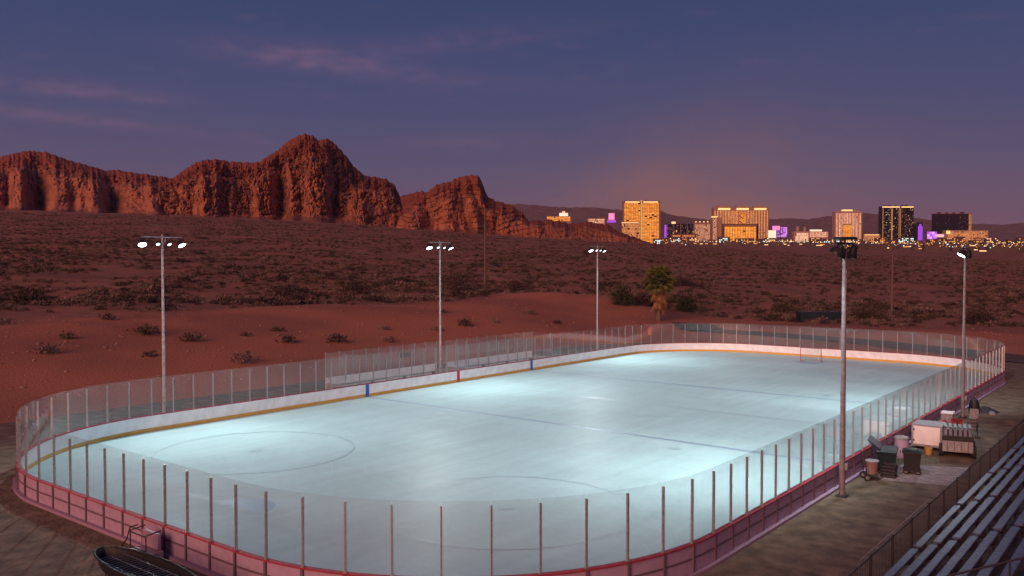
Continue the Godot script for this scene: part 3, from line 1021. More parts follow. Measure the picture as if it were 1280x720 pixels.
func bin(label: String, at: Vector3, turn: float, s: Vector3, m: Material, lid_open: bool):
	var t := thing("wheeled_bin", label, "bin", at, turn, "dark bins on the apron")
	var st := ST()
	var a := s * 0.5
	var p := []
	for v in [[0.12, 0.82], [s.y, 1.0]]:
		for q in [[-1, -1], [1, -1], [1, 1], [-1, 1]]:
			p.append(Vector3(q[0] * a.x * v[1], v[0], q[1] * a.z * v[1]))
	hexa(st, p)
	part("body", done(st), m, t)
	st = ST()
	cbox(st, Vector3(0, s.y - 0.03, 0), Vector3(s.x + 0.07, 0.05, s.z + 0.07), 0.03)
	part("collar", done(st), m, t)
	st = ST()
	if lid_open:
		cbox(st, Vector3(0, s.y + 0.2, -a.z - 0.08), Vector3(s.x + 0.06, 0.05, s.z * 0.9), 0.05, Basis(Vector3.RIGHT, deg_to_rad(38)))
	else:
		lathe(st, [Vector2(0.0, 0.1), Vector2(a.z * 0.6, 0.08), Vector2(a.z + 0.04, 0.0)], 4, Transform3D(Basis(Vector3.UP, PI / 4).scaled(Vector3(s.x / s.z * 1.3, 1, 1.3)), Vector3(0, s.y, 0)))
	part("lid", done(st), m, t)
	part("handle", tube_mesh(Vector3(-a.x * 0.7, s.y - 0.08, -a.z - 0.1), Vector3(a.x * 0.7, s.y - 0.08, -a.z - 0.1), 0.018, 0.018, 6), m, t)
	for sx in [-1.0, 1.0]:
		wheel(t, Vector3(sx * a.x * 0.72, 0.12, -a.z * 0.65), 0.12, 0.06, PI / 2)
		wheel(t, Vector3(sx * a.x * 0.72, 0.12, a.z * 0.65), 0.12, 0.06, PI / 2)

func yard_things():
	var st := ST()
	bin("dark teal open-topped wheeled bin nearest the pink boards", Vector3(-8.9, 0, 16.75), 0.2, Vector3(1.25, 1.0, 0.75), M.teal_bin, true)
	bin("black wheeled bin with closed lid standing outermost on the concrete pad", Vector3(-8.55, 0.01, 17.65), 0.25, Vector3(0.8, 0.95, 0.7), M.black, false)
	var t := thing("crate", "small dark crate in front of the teal bin", "crate", Vector3(-9.75, 0, 17.05), 0.1)
	for k in 4:
		part("slat", box_mesh(Vector3(0.62, 0.09, 0.03)), M.frame_dark, t, Vector3(0, 0.07 + 0.13 * k, 0.27))
		part("slat", box_mesh(Vector3(0.62, 0.09, 0.03)), M.frame_dark, t, Vector3(0, 0.07 + 0.13 * k, -0.27))
		part("slat", box_mesh(Vector3(0.03, 0.09, 0.5)), M.frame_dark, t, Vector3(-0.295, 0.07 + 0.13 * k, 0))
		part("slat", box_mesh(Vector3(0.03, 0.09, 0.5)), M.frame_dark, t, Vector3(0.295, 0.07 + 0.13 * k, 0))
	part("floor", box_mesh(Vector3(0.55, 0.03, 0.5)), M.frame_dark, t, Vector3(0, 0.02, 0))
	# hand truck and the tub it carries
	t = thing("hand_truck", "dark two-wheeled hand truck under the pink tub", "hand truck", Vector3(-10.75, 0, 16.55), 0.6)
	for s in [-1.0, 1.0]:
		part("upright", tube_mesh(Vector3(s * 0.2, 0.2, -0.15), Vector3(s * 0.2, 1.15, -0.28), 0.018, 0.018, 6), M.frame_dark, t)
		wheel(t, Vector3(s * 0.28, 0.14, -0.16), 0.14, 0.06, PI / 2)
	part("toe_plate", box_mesh(Vector3(0.5, 0.02, 0.45)), M.frame_dark, t, Vector3(0, 0.23, 0.08))
	part("cross_bar", tube_mesh(Vector3(-0.2, 1.12, -0.275), Vector3(0.2, 1.12, -0.275), 0.018, 0.018, 6), M.frame_dark, t)
	t = thing("tub", "pink lidded tub carried on the hand truck", "tub", Vector3(-10.75, 0.245, 16.55) + Vector3(0.06, 0, 0.08), 0.6)
	st = ST()
	lathe(st, [Vector2(0.0, 0.0), Vector2(0.2, 0.0), Vector2(0.25, 0.5), Vector2(0.0, 0.5)], 18)
	part("body", done(st), M.pink_tub, t)
	st = ST()
	lathe(st, [Vector2(0.27, 0.48), Vector2(0.28, 0.55), Vector2(0.0, 0.58)], 18)
	part("lid", done(st), M.white_paint, t)
	# white capped barrel against the boards
	t = thing("barrel", "pink barrel with a white cap against the near boards", "barrel", Vector3(-5.6, 0, 16.5))
	st = ST()
	lathe(st, [Vector2(0.0, 0.0), Vector2(0.27, 0.0), Vector2(0.3, 0.1), Vector2(0.31, 0.45), Vector2(0.3, 0.85), Vector2(0.0, 0.85)], 20)
	part("body", done(st), M.pink, t)
	st = ST()
	lathe(st, [Vector2(0.32, 0.83), Vector2(0.33, 0.9), Vector2(0.26, 0.96), Vector2(0.0, 1.02)], 20)
	part("cap", done(st), M.white_paint, t)
	# white panelled trailer box
	t = thing("equipment_box", "large pale white equipment box on small wheels beside the near boards", "equipment box", Vector3(-2.6, 0, 17.0), 0.05)
	st = ST()
	cbox(st, Vector3(0, 0.68, 0), Vector3(1.5, 1.02, 1.35), 0.03)
	part("body", done(st), M.white_paint, t)
	part("door", box_mesh(Vector3(0.02, 0.85, 1.15)), M.board_white, t, Vector3(-0.762, 0.7, 0.0))
	part("hinge", box_mesh(Vector3(0.03, 0.1, 0.05)), M.dark_metal, t, Vector3(-0.785, 0.95, -0.55))
	part("hinge", box_mesh(Vector3(0.03, 0.1, 0.05)), M.dark_metal, t, Vector3(-0.785, 0.45, -0.55))
	for q in [[-0.6, -0.5], [0.6, -0.5], [-0.6, 0.5], [0.6, 0.5]]:
		wheel(t, Vector3(q[0], 0.1, q[1]), 0.1, 0.06, 0.0)
	# ice resurfacer
	t = thing("ice_resurfacer", "small white ice resurfacer with black trim and slatted grey hood", "ice resurfacer", Vector3(-3.35, 0, 18.35), 0.22)
	st = ST()
	hexa(st, [Vector3(-0.95, 0.28, -0.62), Vector3(0.95, 0.28, -0.62), Vector3(0.95, 0.28, 0.62), Vector3(-0.95, 0.28, 0.62), Vector3(-0.95, 0.78, -0.62), Vector3(0.95, 0.78, -0.62), Vector3(0.95, 0.78, 0.62), Vector3(-0.95, 0.78, 0.62)])
	var body := part("body", done(st), M.white_paint, t)
	for k in 4:
		part("panel_seam", box_mesh(Vector3(0.012, 0.42, 0.02)), M.black, body, Vector3(-0.957, 0.52, -0.42 + 0.28 * k))
	part("trim_band", box_mesh(Vector3(1.94, 0.2, 1.28)), M.black, t, Vector3(0, 0.882, 0))
	st = ST()
	hexa(st, [Vector3(-0.95, 0.984, -0.62), Vector3(0.5, 0.984, -0.62), Vector3(0.5, 0.984, 0.62), Vector3(-0.95, 0.984, 0.62), Vector3(-0.55, 1.24, -0.55), Vector3(0.5, 1.32, -0.55), Vector3(0.5, 1.32, 0.55), Vector3(-0.55, 1.24, 0.55)])
	part("hood", done(st), M.frame_dark, t)
	for k in 6:
		st = ST()
		var z := -0.5 + 0.2 * k
		hexa(st, [Vector3(-0.93, 1.0, z - 0.06), Vector3(-0.93, 1.0, z + 0.06), Vector3(-0.56, 1.25, z + 0.055), Vector3(-0.56, 1.25, z - 0.055), Vector3(-0.95, 1.03, z - 0.06), Vector3(-0.95, 1.03, z + 0.06), Vector3(-0.57, 1.28, z + 0.055), Vector3(-0.57, 1.28, z - 0.055)])
		part("slat", done(st), M.grey_paint, t)
		part("slat", box_mesh(Vector3(1.0, 0.03, 0.11)), M.grey_paint, t, Vector3(-0.04, 1.3 + 0.03, z))
	part("seat", box_mesh(Vector3(0.42, 0.12, 0.5)), M.red_cloth, t, Vector3(0.72, 1.06, 0))
	part("seat_back", box_mesh(Vector3(0.1, 0.42, 0.5)), M.red_cloth, t, Vector3(0.9, 1.3, 0))
	st = ST()
	lathe(st, [Vector2(0.17, 0.0), Vector2(0.2, 0.015), Vector2(0.17, 0.03)], 16, Transform3D(Basis(Vector3.BACK, -0.5), Vector3(0.42, 1.52, 0)))
	tube(st, Vector3(0.36, 1.3, 0), Vector3(0.42, 1.53, 0), 0.02, 0.02, 6)
	part("steering_wheel", done(st), M.black, t)
	for q in [[-0.62, -0.66], [0.62, -0.66], [-0.62, 0.66], [0.62, 0.66]]:
		wheel(t, Vector3(q[0], 0.3, q[1]), 0.3, 0.2, 0.0)
	st = ST()
	cbox(st, Vector3(1.2, 0.4, 0), Vector3(0.45, 0.6, 1.3), 0.05)
	part("conditioner", done(st), M.black, t)
	for z in [-0.45, 0.45]:
		part("lift_arm", tube_mesh(Vector3(0.96, 0.85, z), Vector3(1.32, 0.7, z), 0.03, 0.03, 6), M.grey_paint, t)
	# yellow stacked buckets
	t = thing("bucket", "small yellow bucket beside the ice resurfacer", "bucket", Vector3(-4.35, 0, 17.35))
	st = ST()
	lathe(st, [Vector2(0.0, 0.01), Vector2(0.14, 0.01), Vector2(0.18, 0.34), Vector2(0.16, 0.34), Vector2(0.13, 0.05), Vector2(0.0, 0.05)], 16)
	part("body", done(st), M.yellow, t)
	st = ST()
	for k in 8:
		var a0 := PI * k / 8.0
		var a1 := PI * (k + 1) / 8.0
		tube(st, Vector3(0.18 * cos(a0), 0.3 + 0.16 * sin(a0), 0), Vector3(0.18 * cos(a1), 0.3 + 0.16 * sin(a1), 0), 0.008, 0.008, 4, false)
	part("handle", done(st), M.dark_metal, t)
	# folding table with boxes
	t = thing("folding_table", "white folding table behind the equipment box", "table", Vector3(0.9, 0, 17.0), 0.0)
	st = ST()
	cbox(st, Vector3(0, 0.74, 0), Vector3(1.8, 0.04, 0.75), 0.03)
	part("table_top", done(st), M.white_paint, t)
	for q in [[-0.75, -0.3], [0.75, -0.3], [-0.75, 0.3], [0.75, 0.3]]:
		part("leg", tube_mesh(Vector3(q[0], 0.0, q[1]), Vector3(q[0], 0.72, q[1]), 0.02, 0.02, 6), M.dark_metal, t)
	t = thing("storage_box", "white storage box lying on the folding table", "box", Vector3(1.2, 0.762, 17.0), 0.1)
	st = ST()
	cbox(st, Vector3(0, 0.2, 0), Vector3(0.75, 0.4, 0.55), 0.03)
	part("body", done(st), M.white_paint, t)
	part("lid", box_mesh(Vector3(0.79, 0.04, 0.59)), M.board_white, t, Vector3(0, 0.425, 0))
	t = thing("jacket", "red cloth heaped at the end of the folding table", "cloth", Vector3(0.3, 0.762, 17.0), 0.4)
	st = ST()
	lathe(st, [Vector2(0.0, 0.17), Vector2(0.1, 0.16), Vector2(0.2, 0.09), Vector2(0.3, 0.03), Vector2(0.33, 0.0)], 9)
	part("cloth", done(st), M.red_cloth, t)
	# stack of dark chairs
	for k in 4:
		t = thing("stacking_chair", ["lowest dark chair of the stack beside the folding table", "second dark chair up in the stack beside the folding table", "third dark chair up in the stack beside the folding table", "topmost dark chair of the stack beside the folding table"][k], "chair", Vector3(1.75 + 0.05 * k, 0.16 * k, 18.05), 0.0, "stacked dark chairs")
		part("seat", box_mesh(Vector3(0.44, 0.03, 0.44)), M.grey_paint, t, Vector3(0, 0.45, 0))
		part("backrest", box_mesh(Vector3(0.03, 0.3, 0.42)), M.grey_paint, t, Vector3(0.24, 0.72, 0))
		for q in [[-0.2, -0.2], [0.2, -0.2], [-0.2, 0.2], [0.2, 0.2]]:
			part("leg", tube_mesh(Vector3(q[0], 0.0, q[1]), Vector3(q[0], 0.44, q[1]), 0.014, 0.014, 5), M.black, t)
		for z in [-0.19, 0.19]:
			part("back_post", tube_mesh(Vector3(0.22, 0.44, z), Vector3(0.25, 0.87, z), 0.014, 0.014, 5), M.black, t)
	# black bag with papers
	t = thing("bag", "tall black duffel bag standing against the boards at the far right", "bag", Vector3(9.3, 0, 16.75), 0.3)
	st = ST()
	lathe(st, [Vector2(0.0, 0.0), Vector2(0.27, 0.0), Vector2(0.31, 0.2), Vector2(0.28, 0.5), Vector2(0.2, 0.8), Vector2(0.08, 0.9), Vector2(0.0, 0.92)], 12)
	part("body", done(st), M.black, t)
	st = ST()
	for k in 6:
		var a0 := PI * k / 6.0
		var a1 := PI * (k + 1) / 6.0
		tube(st, Vector3(0.1 * cos(a0), 0.86 + 0.16 * sin(a0), 0), Vector3(0.1 * cos(a1), 0.86 + 0.16 * sin(a1), 0), 0.015, 0.015, 4, false)
	part("strap", done(st), M.black, t)
	t = thing("tarp", "low dark crumpled tarp beside the black bag", "tarp", Vector3(10.2, 0, 17.2), 0.4)
	st = ST()
	lathe(st, [Vector2(0.0, 0.34), Vector2(0.2, 0.3), Vector2(0.4, 0.2), Vector2(0.62, 0.1), Vector2(0.75, 0.01)], 7)
	part("cloth", done(st), M.frame_dark, t)
	t = thing("sack", "small white sack lying in front of the dark tarp", "sack", Vector3(9.55, 0, 17.65), 0.2)
	st = ST()
	cbox(st, Vector3(0, 0.08, 0), Vector3(0.7, 0.15, 0.35), 0.07)
	part("cloth", done(st), M.white_paint, t)
	# control cabinet and hose on the near end boards
	t = thing("control_cabinet", "pink control cabinet inside a dark rail frame against the near end boards", "cabinet", Vector3(-34.2, 0, 2.6), PI * 1.5)
	st = ST()
	cbox(st, Vector3(0, 0.62, -0.14), Vector3(0.9, 0.46, 0.12), 0.02)
	part("body", done(st), M.pink_sill, t)
	st = ST()
	cbox(st, Vector3(0, 0.2, 0.02), Vector3(1.0, 0.3, 0.54), 0.02)
	part("plinth", done(st), M.pink_sill, t)
	st = ST()
	for x in [-0.45, 0.45]:
		tube(st, Vector3(x, 0.36, 0.275), Vector3(x, 0.9, 0.275), 0.02, 0.02, 5)
		tube(st, Vector3(x, 0.9, 0.275), Vector3(x, 0.95, -0.2), 0.02, 0.02, 5)
	for y in [0.42, 0.86]:
		tube(st, Vector3(-0.45, y, 0.275), Vector3(0.45, y, 0.275), 0.02, 0.02, 5)
	part("frame", done(st), M.frame_dark, t)
	st = ST()
	var pts := [Vector3(-0.42, 1.02, 0.05), Vector3(-0.6, 0.95, 0.2), Vector3(-0.62, 0.6, 0.3), Vector3(-0.8, 0.4, 0.36), Vector3(-0.85, 0.12, 0.36), Vector3(-0.83, 0.03, 0.4)]
	for k in pts.size() - 1:
		tube(st, pts[k], pts[k + 1], 0.022, 0.022, 6)
	part("hose", done(st), M.black, t)
	boat_basket()
	# beyond the rink
	utility_pole(site(-5.2, 166.0), 15.5, "bare wooden utility pole standing on the desert plain left of the palm")
	utility_pole(site(64.5, 146.0), 10.2, "weathered utility pole on the scrub plain right of the palm")
	t = thing("shipping_container", "long low dark container at the edge of the scrub behind the far boards", "container", site(46.6, 130.0, height(83.5, -17.7)), -0.9)
	st = ST()
	cbox(st, Vector3(0, 0.73, 0), Vector3(6.6, 1.45, 2.2), 0.05)
	part("body", done(st), M.teal_bin, t)
	for k in 14:
		part("rib", box_mesh(Vector3(0.16, 1.15, 0.05)), M.teal_bin, t, Vector3(-2.9 + 0.446 * k, 0.65, 1.12))
	t = thing("barrel", "orange traffic barrel standing beyond the far corner glass", "barrel", Vector3(45.5, height(45.5, -25.4), -25.4))
	st = ST()
	lathe(st, [Vector2(0.0, 0.0), Vector2(0.36, 0.0), Vector2(0.36, 0.08), Vector2(0.28, 0.1), Vector2(0.24, 1.0), Vector2(0.0, 1.02)], 16)
	part("body", done(st), M.orange, t)
	part("base", box_mesh(Vector3(0.7, 0.05, 0.7)), M.rubber, t, Vector3(0, 0.02, 0))

func boat_basket():
	# oval black basket on legs at the bottom left
	var t := thing("wire_basket", "black oval wire basket on thin legs at the bottom left", "basket", Vector3(-35.75, 0, 5.35), 0.0)
	var lx := 0.62
	var lz := 2.45
	var top := 0.85
	var st := ST()
	var n := 40
	var ring := func(a: float, sx: float, y: float) -> Vector3: return Vector3(lx * sx * cos(a), y, lz * sx * sin(a))
	for i in n:
		var a := TAU * i / n
		var b := TAU * (i + 1) / n
		tube(st, ring.call(a, 1.0, top), ring.call(b, 1.0, top), 0.035, 0.035, 6, false)
	part("rim", done(st), M.black, t)
	st = ST()
	for i in n:
		var a := TAU * i / n
		var b := TAU * (i + 1) / n
		quad(st, ring.call(a, 0.985, top), ring.call(b, 0.985, top), ring.call(b, 0.9, top - 0.3), ring.call(a, 0.9, top - 0.3))
	part("side_band", done(st), M.black, t)
	st = ST()
	for i in n:
		var a := TAU * i / n
		tri(st, Vector3(0, top - 0.36, 0), ring.call(a, 0.9, top - 0.3), ring.call(TAU * (i + 1) / n, 0.9, top - 0.3))
	part("floor", done(st), M.black, t)
	for k in 24:
		var z := lerpf(-1.9, 2.1, k / 23.0)
		var w := lx * 0.85 * sqrt(1.0 - pow(z / (lz * 0.95), 2.0))
		part("wire", tube_mesh(Vector3(-w, top - 0.12, z), Vector3(w, top - 0.12, z), 0.009, 0.009, 5), M.black_wire, t)
	for x in [-0.35, 0.0, 0.35]:
		part("wire", tube_mesh(Vector3(x, top - 0.1, -1.75), Vector3(x, top - 0.1, 1.9), 0.011, 0.011, 5), M.black_wire, t)
	for q in [[-0.42, -1.3], [0.42, -1.3], [-0.42, 1.3], [0.42, 1.3]]:
		part("leg", tube_mesh(Vector3(q[0] * 1.1, 0.0, q[1] * 1.05), Vector3(q[0] * 0.9, top - 0.3, q[1]), 0.018, 0.018, 6), M.black, t)
		part("foot", box_mesh(Vector3(0.12, 0.02, 0.2)), M.black, t, Vector3(q[0] * 1.1, 0.01, q[1] * 1.05))

func utility_pole(at: Vector3, h: float, label: String):
	at.y = height(at.x, at.z) - 0.1
	var t := thing("utility_pole", label, "utility pole", at, 0.6)
	part("pole", tube_mesh(Vector3.ZERO, Vector3(0, h, 0), 0.2, 0.13, 10), M.wood_pole, t)
	part("crossarm", box_mesh(Vector3(1.3, 0.1, 0.1)), M.wood_pole, t, Vector3(0, h - 0.9, 0.18))
	for x in [-0.55, 0.55]:
		var st := ST()
		lathe(st, [Vector2(0.05, 0.0), Vector2(0.07, 0.05), Vector2(0.04, 0.1), Vector2(0.06, 0.15), Vector2(0.0, 0.2)], 8)
		part("insulator", done(st), M.grey_paint, t, Vector3(x, h - 0.85, 0.18))

# ---------------------------------------------------------------- plants
func leaf_mesh(sd: int, count: int, rad: float, tall: float, leaf: float, a: Color, b: Color, hollow := 0.35) -> ArrayMesh:
	var r := RandomNumberGenerator.new()
	r.seed = sd
	var st := ST()
	var lobes := []
	for k in 5:
		var an := r.randf() * TAU
		lobes.append([Vector3(cos(an), 0, sin(an)) * rad * r.randf_range(0.15, 0.55), r.randf_range(0.45, 0.75)])
	for k in count:
		var lb: Array = lobes[k % 5]
		var v := Vector3(r.randfn(), absf(r.randfn()), r.randfn()).normalized() * pow(r.randf_range(hollow, 1.0), 0.6)
		var p: Vector3 = lb[0] + Vector3(v.x * rad * lb[1], v.y * tall * lerpf(lb[1], 1.0, 0.5), v.z * rad * lb[1])
		p.y += tall * 0.05
		var d := (v + Vector3(r.randfn(), r.randfn() + 0.5, r.randfn()) * 0.6).normalized()
		var s := d.cross(Vector3(r.randfn(), r.randfn(), r.randfn())).normalized()
		var l := leaf * r.randf_range(0.6, 1.4)
		var c := a.lerp(b, r.randf())
		var q := [p - d * l, p + s * l * 0.45, p + d * l, p - s * l * 0.45]
		var n: Vector3 = (q[2] - q[0]).cross(q[1] - q[0]).normalized()
		for i in [0, 1, 2, 0, 2, 3]:
			st.set_normal(n)
			st.set_color(c)
			st.add_vertex(q[i])
	return done(st)

func stems_mesh(sd: int, rad: float, tall: float, n := 7) -> ArrayMesh:
	var r := RandomNumberGenerator.new()
	r.seed = sd
	var st := ST()
	for k in n:
		var a := r.randf() * TAU
		var e := Vector3(cos(a) * rad * r.randf_range(0.3, 0.8), tall * r.randf_range(0.5, 0.9), sin(a) * rad * r.randf_range(0.3, 0.8))
		tube(st, Vector3(cos(a), 0, sin(a)) * 0.03 + Vector3(0, -0.06, 0), e, 0.03, 0.01, 4, false)
	return done(st)

func shrubs():
	var dry := [Color(0.11, 0.075, 0.07), Color(0.24, 0.165, 0.155)]
	var olive := [Color(0.05, 0.042, 0.025), Color(0.09, 0.07, 0.045)]
	var dark := [Color(0.03, 0.02, 0.019), Color(0.06, 0.04, 0.036)]
	var leafs := []
	var stems := []
	for k in 6:
		var c: Array = [dry, dry, olive, dark, dry, dark][k]
		leafs.append(leaf_mesh(300 + k, 120, 0.8, 0.72, 0.11, c[0], c[1]))
		stems.append(stems_mesh(400 + k, 0.85, 0.8))
	# bushes dotted over the bare sand
	var sand := [[-55, 76.0, 1.0], [-38.5, 74.5, 0.9], [-34.0, 80.0, 1.9], [-29.5, 79.0, 1.3], [-41.5, 88.0, 1.1], [-37.0, 68.0, 1.5], [-22.5, 72.0, 1.5], [-21.6, 82.5, 1.2], [-24.0, 88.0, 1.0], [-17.5, 85.0, 1.6], [-14.0, 95.0, 0.9], [-12.5, 88.0, 1.0], [-10.0, 80.0, 0.8], [-5.5, 103.0, 1.4], [-8.5, 98.0, 0.9], [-2.0, 108.0, 0.8], [2.5, 118.0, 1.2], [-48.0, 81.0, 1.2], [-30.0, 71.0, 0.8], [-26.0, 84.0, 0.7], [-9.0, 112.0, 0.9], [6.0, 112.0, 0.9], [-43.0, 66.0, 0.7]]
	var protos := []
	for k in 6:
		protos.append(null)
	var put := func(v: int, p: Vector3, s: float, label: String, group: String) -> Node3D:
		var o: Node3D
		if protos[v] == null:
			o = thing("desert_shrub", label, "shrub", Vector3.ZERO, 0.0, group)
			part("foliage", leafs[v], M.leaf, o)
			part("stems", stems[v], M.stem, o)
			protos[v] = o
		else:
			o = protos[v].duplicate()
			o.name = numbered("desert_shrub")
			add_child(o)
			tag(o, label, "shrub", group)
		o.position = p
		o.rotation.y = rng.randf() * TAU
		o.scale = Vector3(s, s * rng.randf_range(0.75, 1.05), s)
		return o
	sand.sort_custom(func(x, y): return x[0] / x[1] < y[0] / y[1])
	var place := ["leftmost", "second from the left", "third from the left", "fourth from the left", "fifth from the left", "sixth from the left", "seventh from the left", "eighth from the left", "ninth from the left", "tenth from the left", "eleventh from the left", "twelfth from the left", "eleventh from the right", "tenth from the right", "ninth from the right", "eighth from the right", "seventh from the right", "sixth from the right", "fifth from the right", "fourth from the right", "third from the right", "second from the right", "rightmost"]
	for k in sand.size():
		var q: Array = sand[k]
		var p := site(q[0], q[1])
		p.y = height(p.x, p.z) - 0.06
		put.call(rng.randi() % 6, p, q[2] * 1.15, ("%s dry shrub on the bare red sand bank, %s" % ["small" if q[2] < 1.0 else ("large" if q[2] > 1.4 else "low"), place[k]]), "shrubs on the sand bank")
	# the plain: nearest ones singly, the rest as one mass
	var near := []
	var rest := []
	var tries := 0
	while near.size() + rest.size() < 34000 and tries < 400000:
		tries += 1
		var d := 70.0 + 860.0 * pow(rng.randf(), 1.25)
		var az := rng.randf_range(-0.66, 0.66)
		var p := site(az * d, d)
		if scrub_amount(p.x, p.z) < rng.randf_range(0.55, 0.95):
			continue
		var n := patchy.get_noise_2d(p.x * 0.9, p.z * 0.9) + 0.6 * und.get_noise_2d(p.x, p.z)
		n += 0.7 * und.get_noise_2d(p.x * 0.35 + 900.0, p.z * 0.8)
		if n < rng.randf_range(-0.5, 0.3):
			continue
		p.y = height(p.x, p.z) - 0.06
		var s := rng.randf_range(0.5, 1.15) * (1.0 + 0.6 * maxf(n, 0.0))
		if rng.randf() < 0.06:
			s *= rng.randf_range(1.4, 2.3)
		(near if d < 150.0 else rest).append([d / s, p, s])
	near.sort_custom(func(x, y): return x[0] < y[0])
	for k in near.size():
		if k < 270:
			put.call(rng.randi() % 6, near[k][1], near[k][2], "low dry shrub among the dense scrub on the plain beyond the bare sand", "shrubs along the near edge of the scrub plain")
		else:
			rest.append(near[k])
	for v in 6:
		var mm := MultiMesh.new()
		mm.transform_format = MultiMesh.TRANSFORM_3D
		var own := []
		for k in rest.size():
			if k % 6 == v:
				own.append(rest[k])
		var st := SurfaceTool.new()
		mm.mesh = leafs[v]
		mm.instance_count = own.size()
		for k in own.size():
			var s: float = own[k][2]
			mm.set_instance_transform(k, Transform3D(Basis(Vector3.UP, rng.randf() * TAU).scaled(Vector3(s, s * rng.randf_range(0.7, 1.0), s)), own[k][1]))
		var o := MultiMeshInstance3D.new()
		o.name = numbered("desert_scrub")
		o.multimesh = mm
		o.material_override = M.leaf
		add_child(o)
		o.set_meta("kind", "stuff")
		tag(o, "dense low scrub covering the desert plain up to the mountains", "scrub")
	# loose stones and dead twigs strewn over the sand
	var stone := ST()
	var rr := RandomNumberGenerator.new()
	rr.seed = 61
	lathe(stone, [Vector2(0.0, -0.4), Vector2(0.8, -0.2), Vector2(1.0, 0.15), Vector2(0.6, 0.55), Vector2(0.0, 0.65)], 6)
	var ms := MultiMesh.new()
	ms.transform_format = MultiMesh.TRANSFORM_3D
	ms.mesh = done(stone)
	ms.instance_count = 3200
	for k in 3200:
		var p := Vector3(rr.randf_range(-50.0, 90.0), 0, rr.randf_range(-72.0, -26.5))
		if k % 4 == 0:
			p = Vector3(rr.randf_range(46.0, 88.0), 0, rr.randf_range(-40.0, 30.0))
		p.y = height(p.x, p.z) - 0.03
		var sz := 0.03 + 0.13 * pow(rr.randf(), 4.0)
		ms.set_instance_transform(k, Transform3D(Basis(Vector3.UP, rr.randf() * TAU).scaled(Vector3(sz * rr.randf_range(0.8, 1.8), sz, sz)), p))
	var so := MultiMeshInstance3D.new()
	so.name = numbered("loose_stones")
	so.multimesh = ms
	so.material_override = grain(mat(0.36, 0.2, 0.15, 0.95), null, 1.0)
	add_child(so)
	so.set_meta("kind", "stuff")
	tag(so, "loose stones strewn over the bare red sand", "stones")
	# larger, greener shrubs that stand out
	var green := [Color(0.02, 0.03, 0.012), Color(0.045, 0.055, 0.024)]
	var brown := [Color(0.04, 0.026, 0.024), Color(0.075, 0.048, 0.043)]
	var big := [
		[17.6, 139.0, 2.6, 4.0, green, "dark green round bush left of the palm tree"],
		[28.5, 141.0, 2.7, 3.2, green, "dark green bush just right of the palm tree"],
		[21.9, 142.0, 1.9, 2.4, brown, "small dark bush behind the palm trunk"],
		[47.0, 148.0, 3.0, 2.4, olive, "olive shrub left of the dark container behind the far boards"],
		[55.6, 132.0, 4.2, 2.9, olive, "broad olive shrub just right of the dark container"],
		[63.5, 150.0, 2.6, 2.4, olive, "olive shrub at the foot of the right utility pole"],
		[-27.5, 152.0, 4.4, 3.6, brown, "large brown thicket left of the centre light pole"],
		[-10.5, 158.0, 4.8, 4.4, brown, "large brown thicket between the centre light pole and the utility pole"],
		[1.5, 170.0, 4.0, 3.2, brown, "brown thicket right of the bare utility pole"],
		[-66.0, 118.0, 3.4, 2.8, brown, "dark thicket at the far left edge of the plain"],
		[-34.0, 130.0, 3.8, 2.8, brown, "dark thicket beyond the sand behind the left light pole"],
		[41.0, 205.0, 3.4, 2.6, dark, "lone dark bush up the plain right of the palm"],
		[70.0, 128.0, 3.6, 2.8, dark, "dark thicket near the right edge behind the corner glass"]]
	for q in big:
		var p := site(q[0], q[1])
		p.y = height(p.x, p.z) - 0.1
		var o := thing("large_shrub", q[5], "shrub", p, 0.0, "large shrubs on the plain")
		part("foliage", leaf_mesh(int(q[1] * 7.0), 1100, q[2], q[3], 0.19, q[4][0], q[4][1], 0.25), M.leaf, o)
		part("stems", stems_mesh(int(q[1] * 3.0), q[2], q[3] * 0.9, 12), M.stem, o)
	palm()

func palm():
	var p := site(21.4, 125.5)
	p.y = height(p.x, p.z) - 0.1
	var t := thing("palm_tree", "fan palm with green crown and a skirt of dead tan fronds behind the rink", "palm tree", p)
	part("trunk", tube_mesh(Vector3.ZERO, Vector3(0.1, 6.1, 0), 0.34, 0.22, 12), M.wood_pole, t)
	var r := RandomNumberGenerator.new()
	r.seed = 99
	for pass_n in 2:
		var st := ST()
		var dead := pass_n == 0
		for k in (75 if dead else 120):
			var a := r.randf() * TAU
			var el := r.randf_range(-1.45, -1.0) if dead else r.randf_range(-0.9, 1.3)
			var base := Vector3(0.1, r.randf_range(3.4, 6.2) if dead else 6.1, 0)
			var dir := Vector3(cos(a) * cos(el), sin(el), sin(a) * cos(el))
			var l := r.randf_range(0.9, 1.5) if dead else r.randf_range(1.1, 1.8)
			var tip := base + dir * l
			var side := dir.cross(Vector3.UP).normalized()
			var up := side.cross(dir)
			var c := Color(0.34, 0.19, 0.09).lerp(Color(0.22, 0.13, 0.065), r.randf()) if dead else Color(0.06, 0.095, 0.025).lerp(Color(0.14, 0.145, 0.045), r.randf())
			st.set_color(c)
			tube(st, base, tip, 0.02, 0.015, 3, false)
			for f in 11:
				var an := lerpf(-1.25, 1.25, f / 10.0) * (0.6 if dead else 1.0)
				var d2 := (dir * cos(an) + side * sin(an)).normalized()
				var fl := r.randf_range(0.8, 1.2) * (0.9 if dead else 1.0)
				var e := tip + d2 * fl + Vector3(0, -0.28 * fl, 0) + up * r.randf_range(-0.1, 0.1)
				var w := d2.cross(up).normalized() * 0.075
				st.set_color(c)
				var mid := tip + d2 * fl * 0.5
				tri(st, tip, mid + w, e)
				tri(st, tip, e, mid - w)
		part("dead_fronds" if dead else "crown", done(st), M.leaf, t)

